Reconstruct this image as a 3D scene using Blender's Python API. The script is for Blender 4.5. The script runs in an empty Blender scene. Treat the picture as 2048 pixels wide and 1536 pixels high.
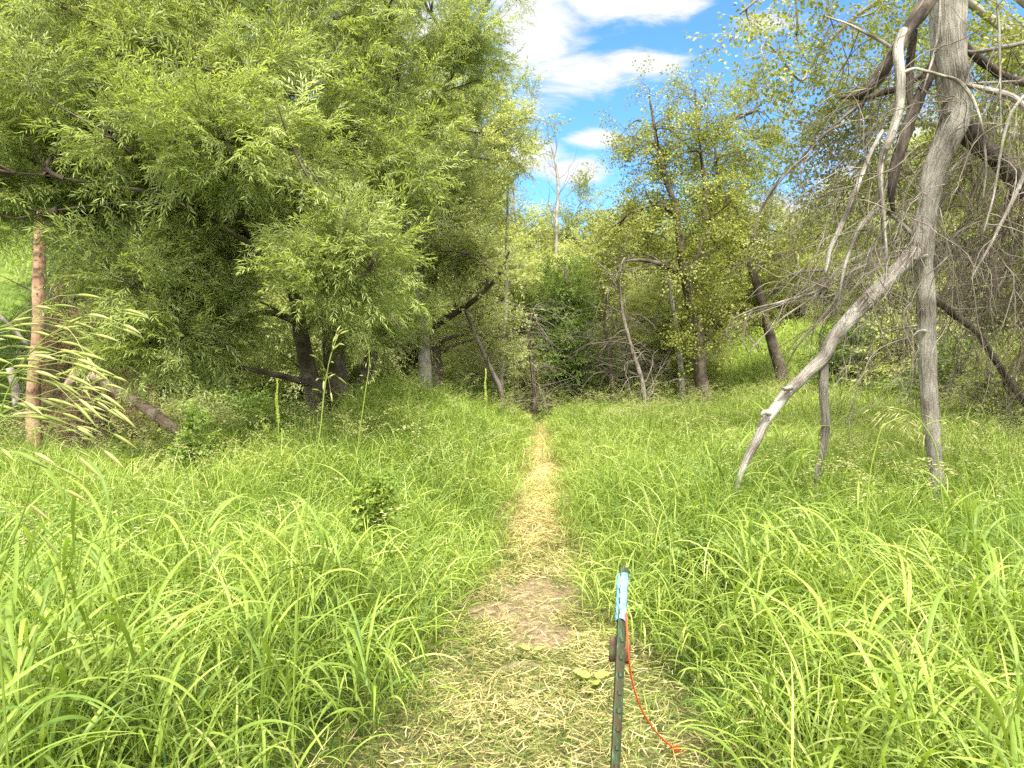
import bpy, math, random
import numpy as np
from mathutils import Vector

rng = np.random.default_rng(7)
random.seed(7)
S = bpy.context.scene
COL = S.collection
R = math.radians

# ------------------------------------------------------------------ camera
F = 1450.0            # focal length in pixels of the 2048-pixel-wide photograph
HZ = 700.0            # horizon row
PITCH = math.atan((768 - HZ) / F)
EYE = 1.6
cam_d = bpy.data.cameras.new("camera")
cam = bpy.data.objects.new("camera", cam_d)
COL.objects.link(cam)
cam_d.sensor_width = 36
cam_d.lens = 36 * F / 2048
cam_d.clip_start = 0.05
cam_d.clip_end = 2000
cam.location = (0, 0, EYE)
cam.rotation_euler = (R(90) - PITCH, 0, 0)
S.camera = cam

# ------------------------------------------------------------------ sun, sky
SUN_EL, SUN_AZ = 62.0, 171.0      # azimuth from +Y towards +X: from behind the camera
sd = Vector((math.sin(R(SUN_AZ)) * math.cos(R(SUN_EL)), math.cos(R(SUN_AZ)) * math.cos(R(SUN_EL)), math.sin(R(SUN_EL))))
sun_d = bpy.data.lights.new("sun", 'SUN')
sun = bpy.data.objects.new("sun", sun_d)
COL.objects.link(sun)
sun_d.energy = 3.2
sun_d.angle = R(8.0)
sun_d.color = (1.0, 0.95, 0.86)
sun.rotation_euler = sd.to_track_quat('Z', 'Y').to_euler()
sun.location = (-20, -10, 30)

S.view_settings.view_transform = 'Standard'
S.view_settings.look = 'None'
S.view_settings.gamma = 1
S.view_settings.exposure = 1.95
S.cycles.max_bounces = 10
S.cycles.diffuse_bounces = 6
S.cycles.transmission_bounces = 8
S.cycles.transparent_max_bounces = 4
S.cycles.glossy_bounces = 2
S.cycles.use_denoising = False
S.cycles.denoiser = 'OPENIMAGEDENOISE'
S.cycles.denoising_input_passes = 'RGB_ALBEDO_NORMAL'
S.cycles.sample_clamp_indirect = 8

W = bpy.data.worlds.new("World")
S.world = W
W.use_nodes = True
nt = W.node_tree
nt.nodes.clear()
N = nt.nodes.new
Lk = nt.links.new
out = N('ShaderNodeOutputWorld')
bg = N('ShaderNodeBackground')
Lk(bg.outputs[0], out.inputs[0])
bg.inputs[1].default_value = 0.065
sky = N('ShaderNodeTexSky')
sky.sky_type = 'NISHITA'
sky.sun_disc = False
sky.sun_elevation = R(SUN_EL)
sky.sun_rotation = R(SUN_AZ)
sky.air_density = 1.0
sky.dust_density = 0.4
sky.ozone_density = 2.0
tc = N('ShaderNodeTexCoord')
sep = N('ShaderNodeSeparateXYZ')
Lk(tc.outputs['Generated'], sep.inputs[0])


def M_(op, a, b=None, c=None, clamp=False):
    n = N('ShaderNodeMath')
    n.operation = op
    n.use_clamp = clamp
    for i, v in enumerate((a, b, c)):
        if v is None:
            continue
        if isinstance(v, (int, float)):
            n.inputs[i].default_value = v
        else:
            Lk(v, n.inputs[i])
    return n.outputs[0]


# clouds: banks of cumulus given by bearing (tangent of azimuth) and height (tangent of elevation)
ay = M_('MAXIMUM', M_('ABSOLUTE', sep.outputs[1]), 0.05)
cu = M_('DIVIDE', sep.outputs[0], ay)
cv = M_('DIVIDE', sep.outputs[2], ay)
cmb = N('ShaderNodeCombineXYZ')
Lk(cu, cmb.inputs[0])
Lk(M_('MULTIPLY', cv, 2.7), cmb.inputs[1])
nz = N('ShaderNodeTexNoise')
nz.inputs['Scale'].default_value = 9.0
nz.inputs['Detail'].default_value = 8
nz.inputs['Roughness'].default_value = 0.64
nz.inputs['Distortion'].default_value = 0.5
Lk(cmb.outputs[0], nz.inputs['Vector'])
nz2 = N('ShaderNodeTexNoise')
nz2.inputs['Scale'].default_value = 3.0
nz2.inputs['Detail'].default_value = 4
Lk(cmb.outputs[0], nz2.inputs['Vector'])
CLOUDS = [(1260, 10, 160, 55, 1.5), (1065, 70, 100, 85, 1.45), (1150, 155, 115, 42, 1.25), (1285, 135, 105, 28, 1.35),
          (1195, 283, 65, 21, 1.3), (1045, 320, 85, 38, 1.3), (1150, 345, 75, 32, 1.2), (760, 130, 290, 230, 1.2),
          (1515, 62, 80, 24, 1.0), (1545, 425, 95, 38, 1.1), (1830, 400, 210, 190, 1.3), (120, 90, 170, 110, 1.0),
          (400, 500, 500, 150, 0.9), (2300, 200, 200, 300, 1.2), (-400, 200, 250, 300, 1.2), (1900, -400, 500, 200, 1.1), (300, -500, 500, 260, 1.1)]
tot = None
for (px, py, rx, ry, amp) in CLOUDS:
    du = M_('MULTIPLY', M_('SUBTRACT', cu, (px - 1024) / F), F / rx)
    dv = M_('MULTIPLY', M_('SUBTRACT', cv, (HZ - py) / F), F / ry)
    e = M_('MULTIPLY', M_('EXPONENT', M_('MULTIPLY', M_('ADD', M_('MULTIPLY', du, du), M_('MULTIPLY', dv, dv)), -0.8)), amp)
    tot = e if tot is None else M_('MAXIMUM', tot, e)
dens = M_('ADD', tot, M_('MULTIPLY', M_('SUBTRACT', nz.outputs[0], 0.5), 2.3))
dens = M_('ADD', dens, M_('MULTIPLY', M_('SUBTRACT', nz2.outputs[0], 0.5), 0.5))
# unseen bright cloud added overhead and behind the camera as soft fill light
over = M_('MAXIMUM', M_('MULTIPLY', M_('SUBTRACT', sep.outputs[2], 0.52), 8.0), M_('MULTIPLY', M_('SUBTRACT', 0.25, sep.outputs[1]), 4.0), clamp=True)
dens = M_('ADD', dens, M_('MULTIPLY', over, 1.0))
mr = N('ShaderNodeMapRange')
mr.interpolation_type = 'SMOOTHSTEP'
mr.inputs['From Min'].default_value = 0.34
mr.inputs['From Max'].default_value = 1.12
Lk(dens, mr.inputs['Value'])
tint = N('ShaderNodeMix')
tint.data_type = 'RGBA'
tint.blend_type = 'MULTIPLY'
tint.inputs[0].default_value = 1.0
Lk(sky.outputs[0], tint.inputs[6])
tint.inputs[7].default_value = (0.62, 1.02, 1.5, 1)
mx = N('ShaderNodeMix')
mx.data_type = 'RGBA'
Lk(mr.outputs[0], mx.inputs[0])
Lk(tint.outputs[2], mx.inputs[6])
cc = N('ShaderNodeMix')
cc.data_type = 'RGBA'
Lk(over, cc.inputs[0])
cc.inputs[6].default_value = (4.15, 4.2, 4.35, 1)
cc.inputs[7].default_value = (14.5, 14.2, 13.6, 1)  # added fill cloud, made brighter than the clouds ahead to lift the shade
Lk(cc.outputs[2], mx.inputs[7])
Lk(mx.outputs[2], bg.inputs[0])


# ------------------------------------------------------------------ helpers
def at(px, py, d):
    """world point seen at photograph pixel (px, py), d metres ahead of the camera"""
    u, v = (px - 1024) / F, (768 - py) / F
    c, s = math.cos(PITCH), math.sin(PITCH)
    y, z = c + s * v, -s + c * v
    return np.array((u / y * d, d, EYE + z / y * d))


def sstep(a, b, x):
    t = np.clip((x - a) / (b - a), 0, 1)
    return t * t * (3 - 2 * t)


def lownoise(x, y, s, seed=0.0):
    return (np.sin(x * s * 1.3 + 1.7 * seed + 2.1 * np.sin(y * s * 0.7 + seed)) + np.sin(y * s * 1.1 - seed + 1.6 * np.sin(x * s * 0.9))) * 0.5


def path_x(y):
    return np.interp(y, [0, 2.2, 3, 4.2, 5.8, 7.7, 11.6, 17, 22, 26, 60], [0.0, 0.05, 0.12, 0.14, 0.2, 0.33, 0.46, 0.62, 0.5, 0.2, -2])


def path_w(y):
    return np.interp(y, [0, 2.2, 3, 3.9, 4.8, 5.8, 7.7, 11.6, 17, 26, 60], [1.0, 0.82, 0.68, 0.50, 0.40, 0.34, 0.29, 0.28, 0.16, 0.0, 0.0])


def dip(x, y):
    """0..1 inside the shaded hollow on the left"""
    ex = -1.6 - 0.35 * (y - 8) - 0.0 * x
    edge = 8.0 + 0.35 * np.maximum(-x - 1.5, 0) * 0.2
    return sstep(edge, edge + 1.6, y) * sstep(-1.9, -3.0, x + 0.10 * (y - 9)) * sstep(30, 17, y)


def height(x, y):
    x = np.asarray(x, float)
    y = np.asarray(y, float)
    h = 0.05 * lownoise(x, y, 0.9) + 0.03 * lownoise(x, y, 2.3, 3)
    h = h - 0.04 * np.exp(-((x - path_x(y)) / (path_w(y) + .1)) ** 2) * sstep(40, 20, y)
    h = h + 0.58 * np.exp(-(((x + 1.7) / 1.35) ** 2 + ((y - 10.2) / 2.2) ** 2)) - 0.55 * sstep(11.5, 14.5, y) * sstep(-0.2, -1.4, x) * sstep(24, 17, y) * (1 - dip(x, y))          # mound left of the path
    h = h + 1.75 * sstep(3.0, 8.5, x) * sstep(11, 23, y) + 0.35 * sstep(4, 8, x) * sstep(6, 14, y)
    h = h - 0.85 * dip(x, y)
    h = h + 5.6 * sstep(-5, -16, x + 0.0 * y) * sstep(13, 26, y)
    h = h + 0.6 * sstep(25, 60, y)
    h = h + 6 * sstep(80, 400, np.hypot(x, y))
    return h


def new_obj(name, data, parent=None):
    o = bpy.data.objects.new(name, data)
    COL.objects.link(o)
    if parent is not None:
        o.parent = parent
    return o


def tag(o, label=None, cat=None, group=None, kind=None):
    for k, v in (('label', label), ('category', cat), ('group', group), ('kind', kind)):
        if v:
            o[k] = v
    return o


def empty(name, loc, label, cat, group=None):
    o = new_obj(name, None)
    o.location = [float(v) for v in loc]
    o.empty_display_size = 0.2
    return tag(o, label, cat, group)


class Acc:
    """gathers vertices and faces (any size) and makes one mesh object"""

    def __init__(self):
        self.v, self.uv, self.tone = [], [], []
        self.f3, self.f4 = [], []
        self.n = 0

    def add(self, v, f3=None, f4=None, uv=None, tone=0.5):
        v = np.asarray(v, np.float32).reshape(-1, 3)
        k = len(v)
        self.v.append(v)
        self.uv.append(np.zeros((k, 2), np.float32) if uv is None else np.asarray(uv, np.float32).reshape(-1, 2))
        self.tone.append(np.full(k, tone, np.float32) if np.isscalar(tone) else np.asarray(tone, np.float32).ravel())
        if f3 is not None and len(f3):
            self.f3.append(np.asarray(f3, np.int64).reshape(-1, 3) + self.n)
        if f4 is not None and len(f4):
            self.f4.append(np.asarray(f4, np.int64).reshape(-1, 4) + self.n)
        self.n += k

    def build(self, name, mat, parent=None, smooth=True, origin=None):
        me = bpy.data.meshes.new(name)
        if self.n:
            v = np.concatenate(self.v)
            o = origin if origin is not None else (parent.location if parent is not None else (0, 0, 0))
            v = v - np.array(o, np.float32)
            uv = np.concatenate(self.uv)
            tone = np.concatenate(self.tone)
            f3 = np.concatenate(self.f3) if self.f3 else np.zeros((0, 3), np.int64)
            f4 = np.concatenate(self.f4) if self.f4 else np.zeros((0, 4), np.int64)
            loops = np.concatenate([f3.ravel(), f4.ravel()]).astype(np.int32)
            nf = len(f3) + len(f4)
            starts = np.concatenate([np.arange(len(f3)) * 3, len(f3) * 3 + np.arange(len(f4)) * 4]).astype(np.int32)
            me.vertices.add(len(v))
            me.vertices.foreach_set('co', v.astype(np.float32).ravel())
            me.loops.add(len(loops))
            me.loops.foreach_set('vertex_index', loops)
            me.polygons.add(nf)
            me.polygons.foreach_set('loop_start', starts)
            me.update(calc_edges=True)
            if smooth:
                me.polygons.foreach_set('use_smooth', np.ones(nf, bool))
            ul = me.uv_layers.new(name='UVMap')
            ul.data.foreach_set('uv', uv[loops].astype(np.float32).ravel())
            at_ = me.attributes.new('tone', 'FLOAT', 'POINT')
            at_.data.foreach_set('value', tone)
        me.materials.append(mat)
        ob = new_obj(name, me, parent)
        if parent is None and origin is not None:
            ob.location = [float(a) for a in origin]
        return ob


def norm(a):
    return a / np.maximum(np.linalg.norm(a, axis=-1, keepdims=True), 1e-9)


def tubes(acc, P, Rad, nseg=4, tone=0.5, lump=0.0):
    """P [N,K,3], Rad [N,K]: N tubes of K rings"""
    P = np.asarray(P, float)
    Rad = np.asarray(Rad, float)
    if P.ndim == 2:
        P, Rad = P[None], Rad[None]
    n, k, _ = P.shape
    T = np.gradient(P, axis=1)
    T = norm(T)
    mean = norm(T.mean(1))
    ref = np.eye(3)[np.argmin(np.abs(mean), axis=1)]
    A = norm(np.cross(T, ref[:, None, :]))
    B = np.cross(T, A)
    ang = np.linspace(0, 2 * math.pi, nseg, endpoint=False)
    ca, sa = np.cos(ang), np.sin(ang)
    rr = Rad[:, :, None] * np.ones(nseg)
    if lump:
        ph = rng.uniform(0, 6.28, (n, 1, 1))
        s_ = np.arange(k)[None, :, None]
        rr = rr * (1 + lump * (np.sin(2 * ang[None, None] + s_ * 0.35 + ph) + 0.6 * np.sin(3 * ang[None, None] - s_ * 0.8 + ph * 2) + 0.6 * rng.normal(0, 1, (n, k, nseg))))
    V = P[:, :, None, :] + rr[..., None] * (ca[None, None, :, None] * A[:, :, None, :] + sa[None, None, :, None] * B[:, :, None, :])
    seg = np.concatenate([np.zeros((n, 1)), np.cumsum(np.linalg.norm(np.diff(P, axis=1), axis=2), axis=1)], axis=1)
    uv = np.zeros((n, k, nseg, 2))
    uv[..., 0] = (np.sin(ang) * 0.5)[None, None] * Rad.mean(1)[:, None, None] * 4 + rng.uniform(0, 50, (n, 1, 1))
    uv[..., 1] = seg[:, :, None] + rng.uniform(0, 50, (n, 1, 1))
    i, j = np.meshgrid(np.arange(k - 1), np.arange(nseg), indexing='ij')
    j2 = (j + 1) % nseg
    q = np.stack([i * nseg + j, i * nseg + j2, (i + 1) * nseg + j2, (i + 1) * nseg + j], -1).reshape(-1, 4)
    q = (q[None] + (np.arange(n) * k * nseg)[:, None, None]).reshape(-1, 4)
    t = tone if np.isscalar(tone) else np.repeat(np.asarray(tone), k * nseg)
    acc.add(V.reshape(-1, 3), None, q, uv.reshape(-1, 2), t)


def resample(pts, rad, step):
    """smooth (Catmull-Rom) polyline through pts, about one ring per step metres"""
    p = np.asarray(pts, float)
    r = np.asarray(rad, float)
    L = np.concatenate([[0], np.cumsum(np.linalg.norm(np.diff(p, axis=0), axis=1))])
    k = max(4, int(L[-1] / step) + 1)
    s = np.linspace(0, L[-1], k)
    m = np.gradient(p, L, axis=0) if len(p) > 2 else np.repeat(((p[1] - p[0]) / L[1])[None], 2, 0)
    idx = np.clip(np.searchsorted(L, s, side='right') - 1, 0, len(p) - 2)
    h = (L[idx + 1] - L[idx])[:, None]
    t = ((s - L[idx])[:, None]) / h
    q = (2 * t ** 3 - 3 * t ** 2 + 1) * p[idx] + (t ** 3 - 2 * t ** 2 + t) * h * m[idx] + (-2 * t ** 3 + 3 * t ** 2) * p[idx + 1] + (t ** 3 - t ** 2) * h * m[idx + 1]
    return q, np.interp(s, L, r)


def limb(acc, pts, rad, step=0.12, nseg=10, wob=0.0, lump=0.0, close=True):
    q, r = resample(pts, rad, step)
    if wob:
        w = rng.normal(0, 1, q.shape)
        for _ in range(2):
            w[1:-1] = (w[:-2] + w[1:-1] + w[2:]) / 3
        q = q + w * wob
    if close:
        d = norm(q[-1] - q[-2])
        q = np.vstack([q, q[-1] + d * r[-1] * 0.5])
        r = np.append(r, r[-1] * 0.08)
    tubes(acc, q, r, nseg, lump=lump)
    return q, r


def frames(dirs, rolls):
    """rotation matrices whose x axis is dirs and z axis as near up as can be, rolled by rolls"""
    X = norm(dirs)
    up = np.array([0, 0, 1.0]) + 0 * X
    bad = np.abs(X[:, 2]) > 0.95
    up[bad] = (0, -1, 0.2)
    Y = norm(np.cross(up, X))
    Z = np.cross(X, Y)
    c, s = np.cos(rolls)[:, None], np.sin(rolls)[:, None]
    Y2 = c * Y + s * Z
    Z2 = -s * Y + c * Z
    return np.stack([X, Y2, Z2], axis=-1)


class Spray:
    def __init__(self):
        self.lv, self.lf, self.lt, self.tw = [], [], [], []
        self.n = 0

    def leaf(self, p, d, nrm, L, w, t, fold=0.25, bend=0.12):
        d = d / np.linalg.norm(d)
        s = np.cross(nrm, d)
        s = s / max(np.linalg.norm(s), 1e-6)
        n = np.cross(d, s)
        v = [p, p + d * L * 0.42 + s * w * 0.5 + n * w * fold, p + d * L - n * L * bend, p + d * L * 0.42 - s * w * 0.5 + n * w * fold]
        self.lv += v
        self.lt += [t] * 4
        k = self.n
        self.lf += [(k, k + 2, k + 1), (k, k + 3, k + 2)]
        self.n += 4

    def done(self):
        self.lv = np.array(self.lv)
        self.lf = np.array(self.lf)
        self.lt = np.array(self.lt)
        self.tw = [(np.array(a), np.array(b)) for a, b in self.tw]
        return self


def make_spray(L=0.5, sub=4, leaf=0.08, width=0.014, gap=0.03, droop=0.3, ang=45, seed=0, subl=0.5, flat=0.5, stalk=0.0, twr=0.0022):
    r = np.random.default_rng(seed)
    sp = Spray()

    def twig(p0, d0, ln, lev):
        k = 6
        pts = [np.array(p0, float)]
        d = np.array(d0, float)
        for _ in range(k):
            d = d + np.array([0, 0, -droop / k]) + r.normal(0, 0.06, 3)
            d /= np.linalg.norm(d)
            pts.append(pts[-1] + d * ln / k)
        pts = np.array(pts)
        sp.tw.append((pts, np.linspace(twr if lev == 0 else twr * .6, twr * .3, k + 1)))
        m = max(3, int(ln / gap))
        side = 1
        for a in range(m):
            s = (a + 0.6) / m * k
            i = min(int(s), k - 1)
            p = pts[i] + (pts[i + 1] - pts[i]) * (s - i)
            t = pts[i + 1] - pts[i]
            t /= np.linalg.norm(t)
            lat = np.cross([0, 0, 1], t)
            lat /= max(np.linalg.norm(lat), 1e-6)
            a_ = R(ang * r.uniform(0.6, 1.35))
            up = np.cross(t, lat)
            d = t * math.cos(a_) + (lat * side * math.cos(r.normal(0, 0.6)) + up * r.normal(0, flat)) * math.sin(a_)
            d = d + np.array([0, 0, -0.25 * droop])
            n = np.array([0, 0, 1.0]) + r.normal(0, 0.45, 3)
            sc = r.uniform(0.7, 1.15)
            sp.leaf(p + d / np.linalg.norm(d) * stalk, d, n, leaf * sc, width * sc, r.uniform(0, 1))
            side = -side
        # end leaf
        sp.leaf(pts[-1], t, np.array([0, 0, 1.0]), leaf, width, r.uniform(0, 1))
        return pts

    main = twig((0, 0, 0), (1, 0, 0.15), L, 0)
    for a in range(sub):
        i = 1 + int((a + r.uniform(0, .5)) / sub * 5)
        sgn = 1 if a % 2 else -1
        d = np.array([0.75, sgn * 0.7, r.normal(0, 0.25)])
        twig(main[i], d, L * subl * r.uniform(0.7, 1.2), 1)
    return sp.done()


def place_sprays(lacc, tacc, temps, pos, dirs, scale, tone0=0.0, rollsd=0.5, tonesd=0.15):
    n = len(pos)
    which = rng.integers(0, len(temps), n)
    for w, sp in enumerate(temps):
        m = np.where(which == w)[0]
        if not len(m):
            continue
        Mx = frames(dirs[m], rng.normal(0, rollsd, len(m)))
        sc = scale[m]
        V = np.einsum('nij,vj->nvi', Mx, sp.lv) * sc[:, None, None] + pos[m][:, None, :]
        f = (sp.lf[None] + (np.arange(len(m)) * len(sp.lv))[:, None, None]).reshape(-1, 3)
        tn = np.clip(sp.lt[None] * 0.6 + 0.2 + tone0 + rng.normal(0, tonesd, (len(m), 1)), 0, 1)
        lacc.add(V.reshape(-1, 3), f, None, None, tn.ravel())
        if tacc is not None:
            for pts, rad in sp.tw:
                P = np.einsum('nij,vj->nvi', Mx, pts) * sc[:, None, None] + pos[m][:, None, :]
                tubes(tacc, P, rad[None] * sc[:, None], 3)


def bez(p0, d0, p1, k, curl=0.35, jit=0.04, sag=0.0):
    """N curves leaving p0 along d0 and ending at p1"""
    L = np.linalg.norm(p1 - p0, axis=1, keepdims=True)
    c = p0 + d0 * L * curl + rng.normal(0, 1, p0.shape) * L * jit
    c2 = p0 * 0.4 + p1 * 0.6 + np.array([0, 0, 1.0]) * L * (0.08 - sag) + rng.normal(0, 1, p0.shape) * L * jit
    t = np.linspace(0, 1, k)[None, :, None]
    a, b, cc, d = p0[:, None], c[:, None], c2[:, None], p1[:, None]
    return (1 - t) ** 3 * a + 3 * (1 - t) ** 2 * t * b + 3 * (1 - t) * t * t * cc + t ** 3 * d


def attach(nodes, ndirs, targets, align=0.35, upw=0.3):
    idx = np.zeros(len(targets), int)
    for a in range(0, len(targets), 400):
        T = targets[a:a + 400]
        D = T[:, None, :] - nodes[None]
        L = np.linalg.norm(D, axis=2)
        cs = (D * ndirs[None]).sum(2) / np.maximum(L, 1e-6)
        low = np.maximum(nodes[None, :, 2] - T[:, None, 2], 0)
        idx[a:a + 400] = np.argmin(L * (1 - align * cs) + upw * low, axis=1)
    return idx


def blob_points(blobs, k, soft=2.4):
    w = np.array([b[2] for b in blobs], float)
    cnt = np.maximum((w / w.sum() * k).astype(int), 1)
    o = []
    for (c, r, _), n in zip(blobs, cnt):
        v = norm(rng.normal(0, 1, (n, 3)))
        rad = rng.uniform(0, 1, (n, 1)) ** (1 / soft) * (1.0 if soft > 2 else 1.22)
        o.append(np.array(c) + v * rad * np.array(r))
    return np.concatenate(o)


def tree(name, label, cat, stems, blobs, temps, leafmat, barkmat, group=None, n_limb=14, n_sub=120, n_fine=700, per=3,
         scale=(0.8, 1.25), tone0=0.0, r_limb=0.045, r_sub=0.016, r_fine=0.006, sag=0.0, align=0.35, upw=0.3, dead=0,
         nseg=10, lump=0.05, wob=0.01, deadmat=None, twigs=True, droopdir=0.0, step=0.15, soft=2.4):
    base = stems[0][0][0]
    root = empty(name, base, label, cat, group)
    ta, ba, la = Acc(), Acc(), Acc()
    nodes, nd = [], []
    for si, (pts, rad) in enumerate(stems):
        q, r = limb(ta, pts, rad, step, nseg, wob, lump)
        t = norm(np.gradient(q, axis=0))
        lo = int(len(q) * (0.25 if si == 0 else 0.05))
        nodes.append(q[lo:])
        nd.append(t[lo:])
    Nn, Nd = np.concatenate(nodes), np.concatenate(nd)
    for cnt, r0, k, sg in ((n_limb, r_limb, 10, 6), (n_sub, r_sub, 8, 4)):
        if not cnt:
            continue
        T = blob_points(blobs, cnt, soft)
        i = attach(Nn, Nd, T, align, upw)
        L = np.linalg.norm(T - Nn[i], axis=1)
        P = bez(Nn[i], Nd[i], T, k, 0.3, 0.07, sag)
        rr = (r0 * np.clip(L / np.median(L), 0.4, 1.8))[:, None] * np.linspace(1, 0.25, k)[None]
        tubes(ba, P, rr, sg)
        tt = norm(np.gradient(P, axis=1))
        Nn = np.concatenate([Nn, P[:, 2:].reshape(-1, 3)])
        Nd = np.concatenate([Nd, tt[:, 2:].reshape(-1, 3)])
    T = blob_points(blobs, n_fine, soft)
    i = attach(Nn, Nd, T, align * 0.6, upw * 0.3)
    P = bez(Nn[i], Nd[i], T, 6, 0.3, 0.08, sag)
    tubes(ba, P, np.full((len(T), 1), r_fine) * np.linspace(1, 0.35, 6)[None], 3)
    tt = norm(np.gradient(P, axis=1))
    pos, dr = [], []
    for u in range(per):
        kk = 5 - u if u < 4 else 2
        pos.append(P[:, kk])
        d = tt[:, kk] + rng.normal(0, 0.5 if u else 0.25, (len(T), 3)) + np.array([0, 0, 0.15 - droopdir])
        dr.append(d)
    pos, dr = np.concatenate(pos), np.concatenate(dr)
    place_sprays(la, ba if twigs else None, temps, pos, dr, rng.uniform(scale[0], scale[1], len(pos)), tone0)
    ta.build('trunk', barkmat, root)
    ba.build('branches', deadmat or barkmat, root)
    la.build('crown', leafmat, root, smooth=False)
    return root


def copy_tree(src, loc, rz, sc, label):
    c = src.copy()
    COL.objects.link(c)
    c.location = [float(v) for v in loc]
    c.rotation_euler = (0, 0, rz)
    c.scale = (sc[0], sc[0], sc[1])
    c['label'] = label
    for ch in src.children:
        k = ch.copy()
        COL.objects.link(k)
        k.parent = c
    return c


# ------------------------------------------------------------------ materials
def mat_base(name):
    m = bpy.data.materials.new(name)
    m.use_nodes = True
    t = m.node_tree
    t.nodes.clear()
    return m, t, t.nodes.new, t.links.new


def ramp(t, stops):
    r = t.nodes.new('ShaderNodeValToRGB')
    el = r.color_ramp.elements
    while len(el) < len(stops):
        el.new(0.5)
    for e, (p, c) in zip(el, stops):
        e.position = p
        e.color = (*c, 1)
    return r


def leaf_mat(name, stops, trans=0.4, rough=0.5, under=None, spec=0.35, patch=0.5, sat_t=1.25):
    m, t, n, l = mat_base(name)
    o = n('ShaderNodeOutputMaterial')
    a = n('ShaderNodeAttribute')
    a.attribute_name = 'tone'
    geo = n('ShaderNodeNewGeometry')
    nz = n('ShaderNodeTexNoise')
    nz.inputs['Scale'].default_value = patch
    nz.inputs['Detail'].default_value = 3
    l(geo.outputs['Position'], nz.inputs['Vector'])
    ad = n('ShaderNodeMath')
    ad.operation = 'MULTIPLY_ADD'
    ad.inputs[1].default_value = 1.2
    l(nz.outputs[0], ad.inputs[0])
    l(a.outputs['Fac'], ad.inputs[2])
    sb = n('ShaderNodeMath')
    sb.operation = 'SUBTRACT'
    sb.inputs[1].default_value = 0.6
    l(ad.outputs[0], sb.inputs[0])
    r = ramp(t, stops)
    l(sb.outputs[0], r.inputs[0])
    colr = r.outputs[0]
    if under:
        mu = n('ShaderNodeMix')
        mu.data_type = 'RGBA'
        mm = n('ShaderNodeMath')
        mm.operation = 'MULTIPLY'
        mm.inputs[1].default_value = 0.6
        l(geo.outputs['Backfacing'], mm.inputs[0])
        l(mm.outputs[0], mu.inputs[0])
        l(colr, mu.inputs[6])
        mu.inputs[7].default_value = (*under, 1)
        colr = mu.outputs[2]
    p = n('ShaderNodeBsdfPrincipled')
    p.inputs['Roughness'].default_value = rough
    p.inputs['Specular IOR Level'].default_value = spec
    l(colr, p.inputs['Base Color'])
    tr = n('ShaderNodeBsdfTranslucent')
    tm = n('ShaderNodeMix')
    tm.data_type = 'RGBA'
    tm.blend_type = 'MULTIPLY'
    tm.inputs[0].default_value = 1
    l(r.outputs[0], tm.inputs[6])
    tm.inputs[7].default_value = (sat_t, sat_t * 1.02, 0.6, 1)
    l(tm.outputs[2], tr.inputs[0])
    mxs = n('ShaderNodeMixShader')
    mxs.inputs[0].default_value = trans
    l(p.outputs[0], mxs.inputs[1])
    l(tr.outputs[0], mxs.inputs[2])
    l(mxs.outputs[0], o.inputs[0])
    return m


def bark_mat(name, c1, c2, c3, su=18, sv=3, bump=0.6, rough=0.85, dist=0.006):
    m, t, n, l = mat_base(name)
    o = n('ShaderNodeOutputMaterial')
    uv = n('ShaderNodeTexCoord')
    mp = n('ShaderNodeMapping')
    mp.inputs['Scale'].default_value = (su, sv, 1)
    l(uv.outputs['UV'], mp.inputs['Vector'])
    n1 = n('ShaderNodeTexNoise')
    n1.inputs['Scale'].default_value = 1.0
    n1.inputs['Detail'].default_value = 8
    n1.inputs['Roughness'].default_value = 0.65
    n1.inputs['Distortion'].default_value = 0.5
    l(mp.outputs[0], n1.inputs['Vector'])
    n2 = n('ShaderNodeTexNoise')
    n2.inputs['Scale'].default_value = 3.5
    n2.inputs['Detail'].default_value = 4
    l(uv.outputs['Object'], n2.inputs['Vector'])
    ad = n('ShaderNodeMath')
    ad.operation = 'MULTIPLY_ADD'
    ad.inputs[1].default_value = 0.55
    l(n2.outputs[0], ad.inputs[0])
    sc = n('ShaderNodeMath')
    sc.operation = 'MULTIPLY'
    sc.inputs[1].default_value = 0.6
    l(n1.outputs[0], sc.inputs[0])
    l(sc.outputs[0], ad.inputs[2])
    r = ramp(t, [(0.44, c1), (0.56, c2), (0.70, c3)])
    l(ad.outputs[0], r.inputs[0])
    p = n('ShaderNodeBsdfPrincipled')
    p.inputs['Roughness'].default_value = rough
    p.inputs['Specular IOR Level'].default_value = 0.2
    l(r.outputs[0], p.inputs['Base Color'])
    b = n('ShaderNodeBump')
    b.inputs['Strength'].default_value = bump
    b.inputs['Distance'].default_value = dist
    l(n1.outputs[0], b.inputs['Height'])
    l(b.outputs[0], p.inputs['Normal'])
    l(p.outputs[0], o.inputs[0])
    return m


MW = leaf_mat('willow_leaf', [(0.0, (0.175, 0.225, 0.050)), (0.5, (0.285, 0.345, 0.088)), (1.0, (0.44, 0.49, 0.19))], 0.45, 0.45, under=(0.28, 0.32, 0.17), spec=0.4)
MP = leaf_mat('poplar_leaf', [(0.0, (0.15, 0.175, 0.030)), (0.5, (0.24, 0.265, 0.048)), (1.0, (0.30, 0.33, 0.08))], 0.36, 0.45)
MB = leaf_mat('pale_leaf', [(0.0, (0.24, 0.27, 0.095)), (0.5, (0.35, 0.385, 0.145)), (1.0, (0.47, 0.49, 0.23))], 0.45, 0.5, under=(0.25, 0.30, 0.16))
MD = leaf_mat('dark_leaf', [(0.0, (0.09, 0.145, 0.03)), (0.5, (0.15, 0.22, 0.045)), (1.0, (0.24, 0.31, 0.075))], 0.35, 0.45)
MN = leaf_mat('needle', [(0.0, (0.025, 0.045, 0.018)), (0.5, (0.05, 0.085, 0.03)), (1.0, (0.10, 0.13, 0.05))], 0.15, 0.55)
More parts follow.
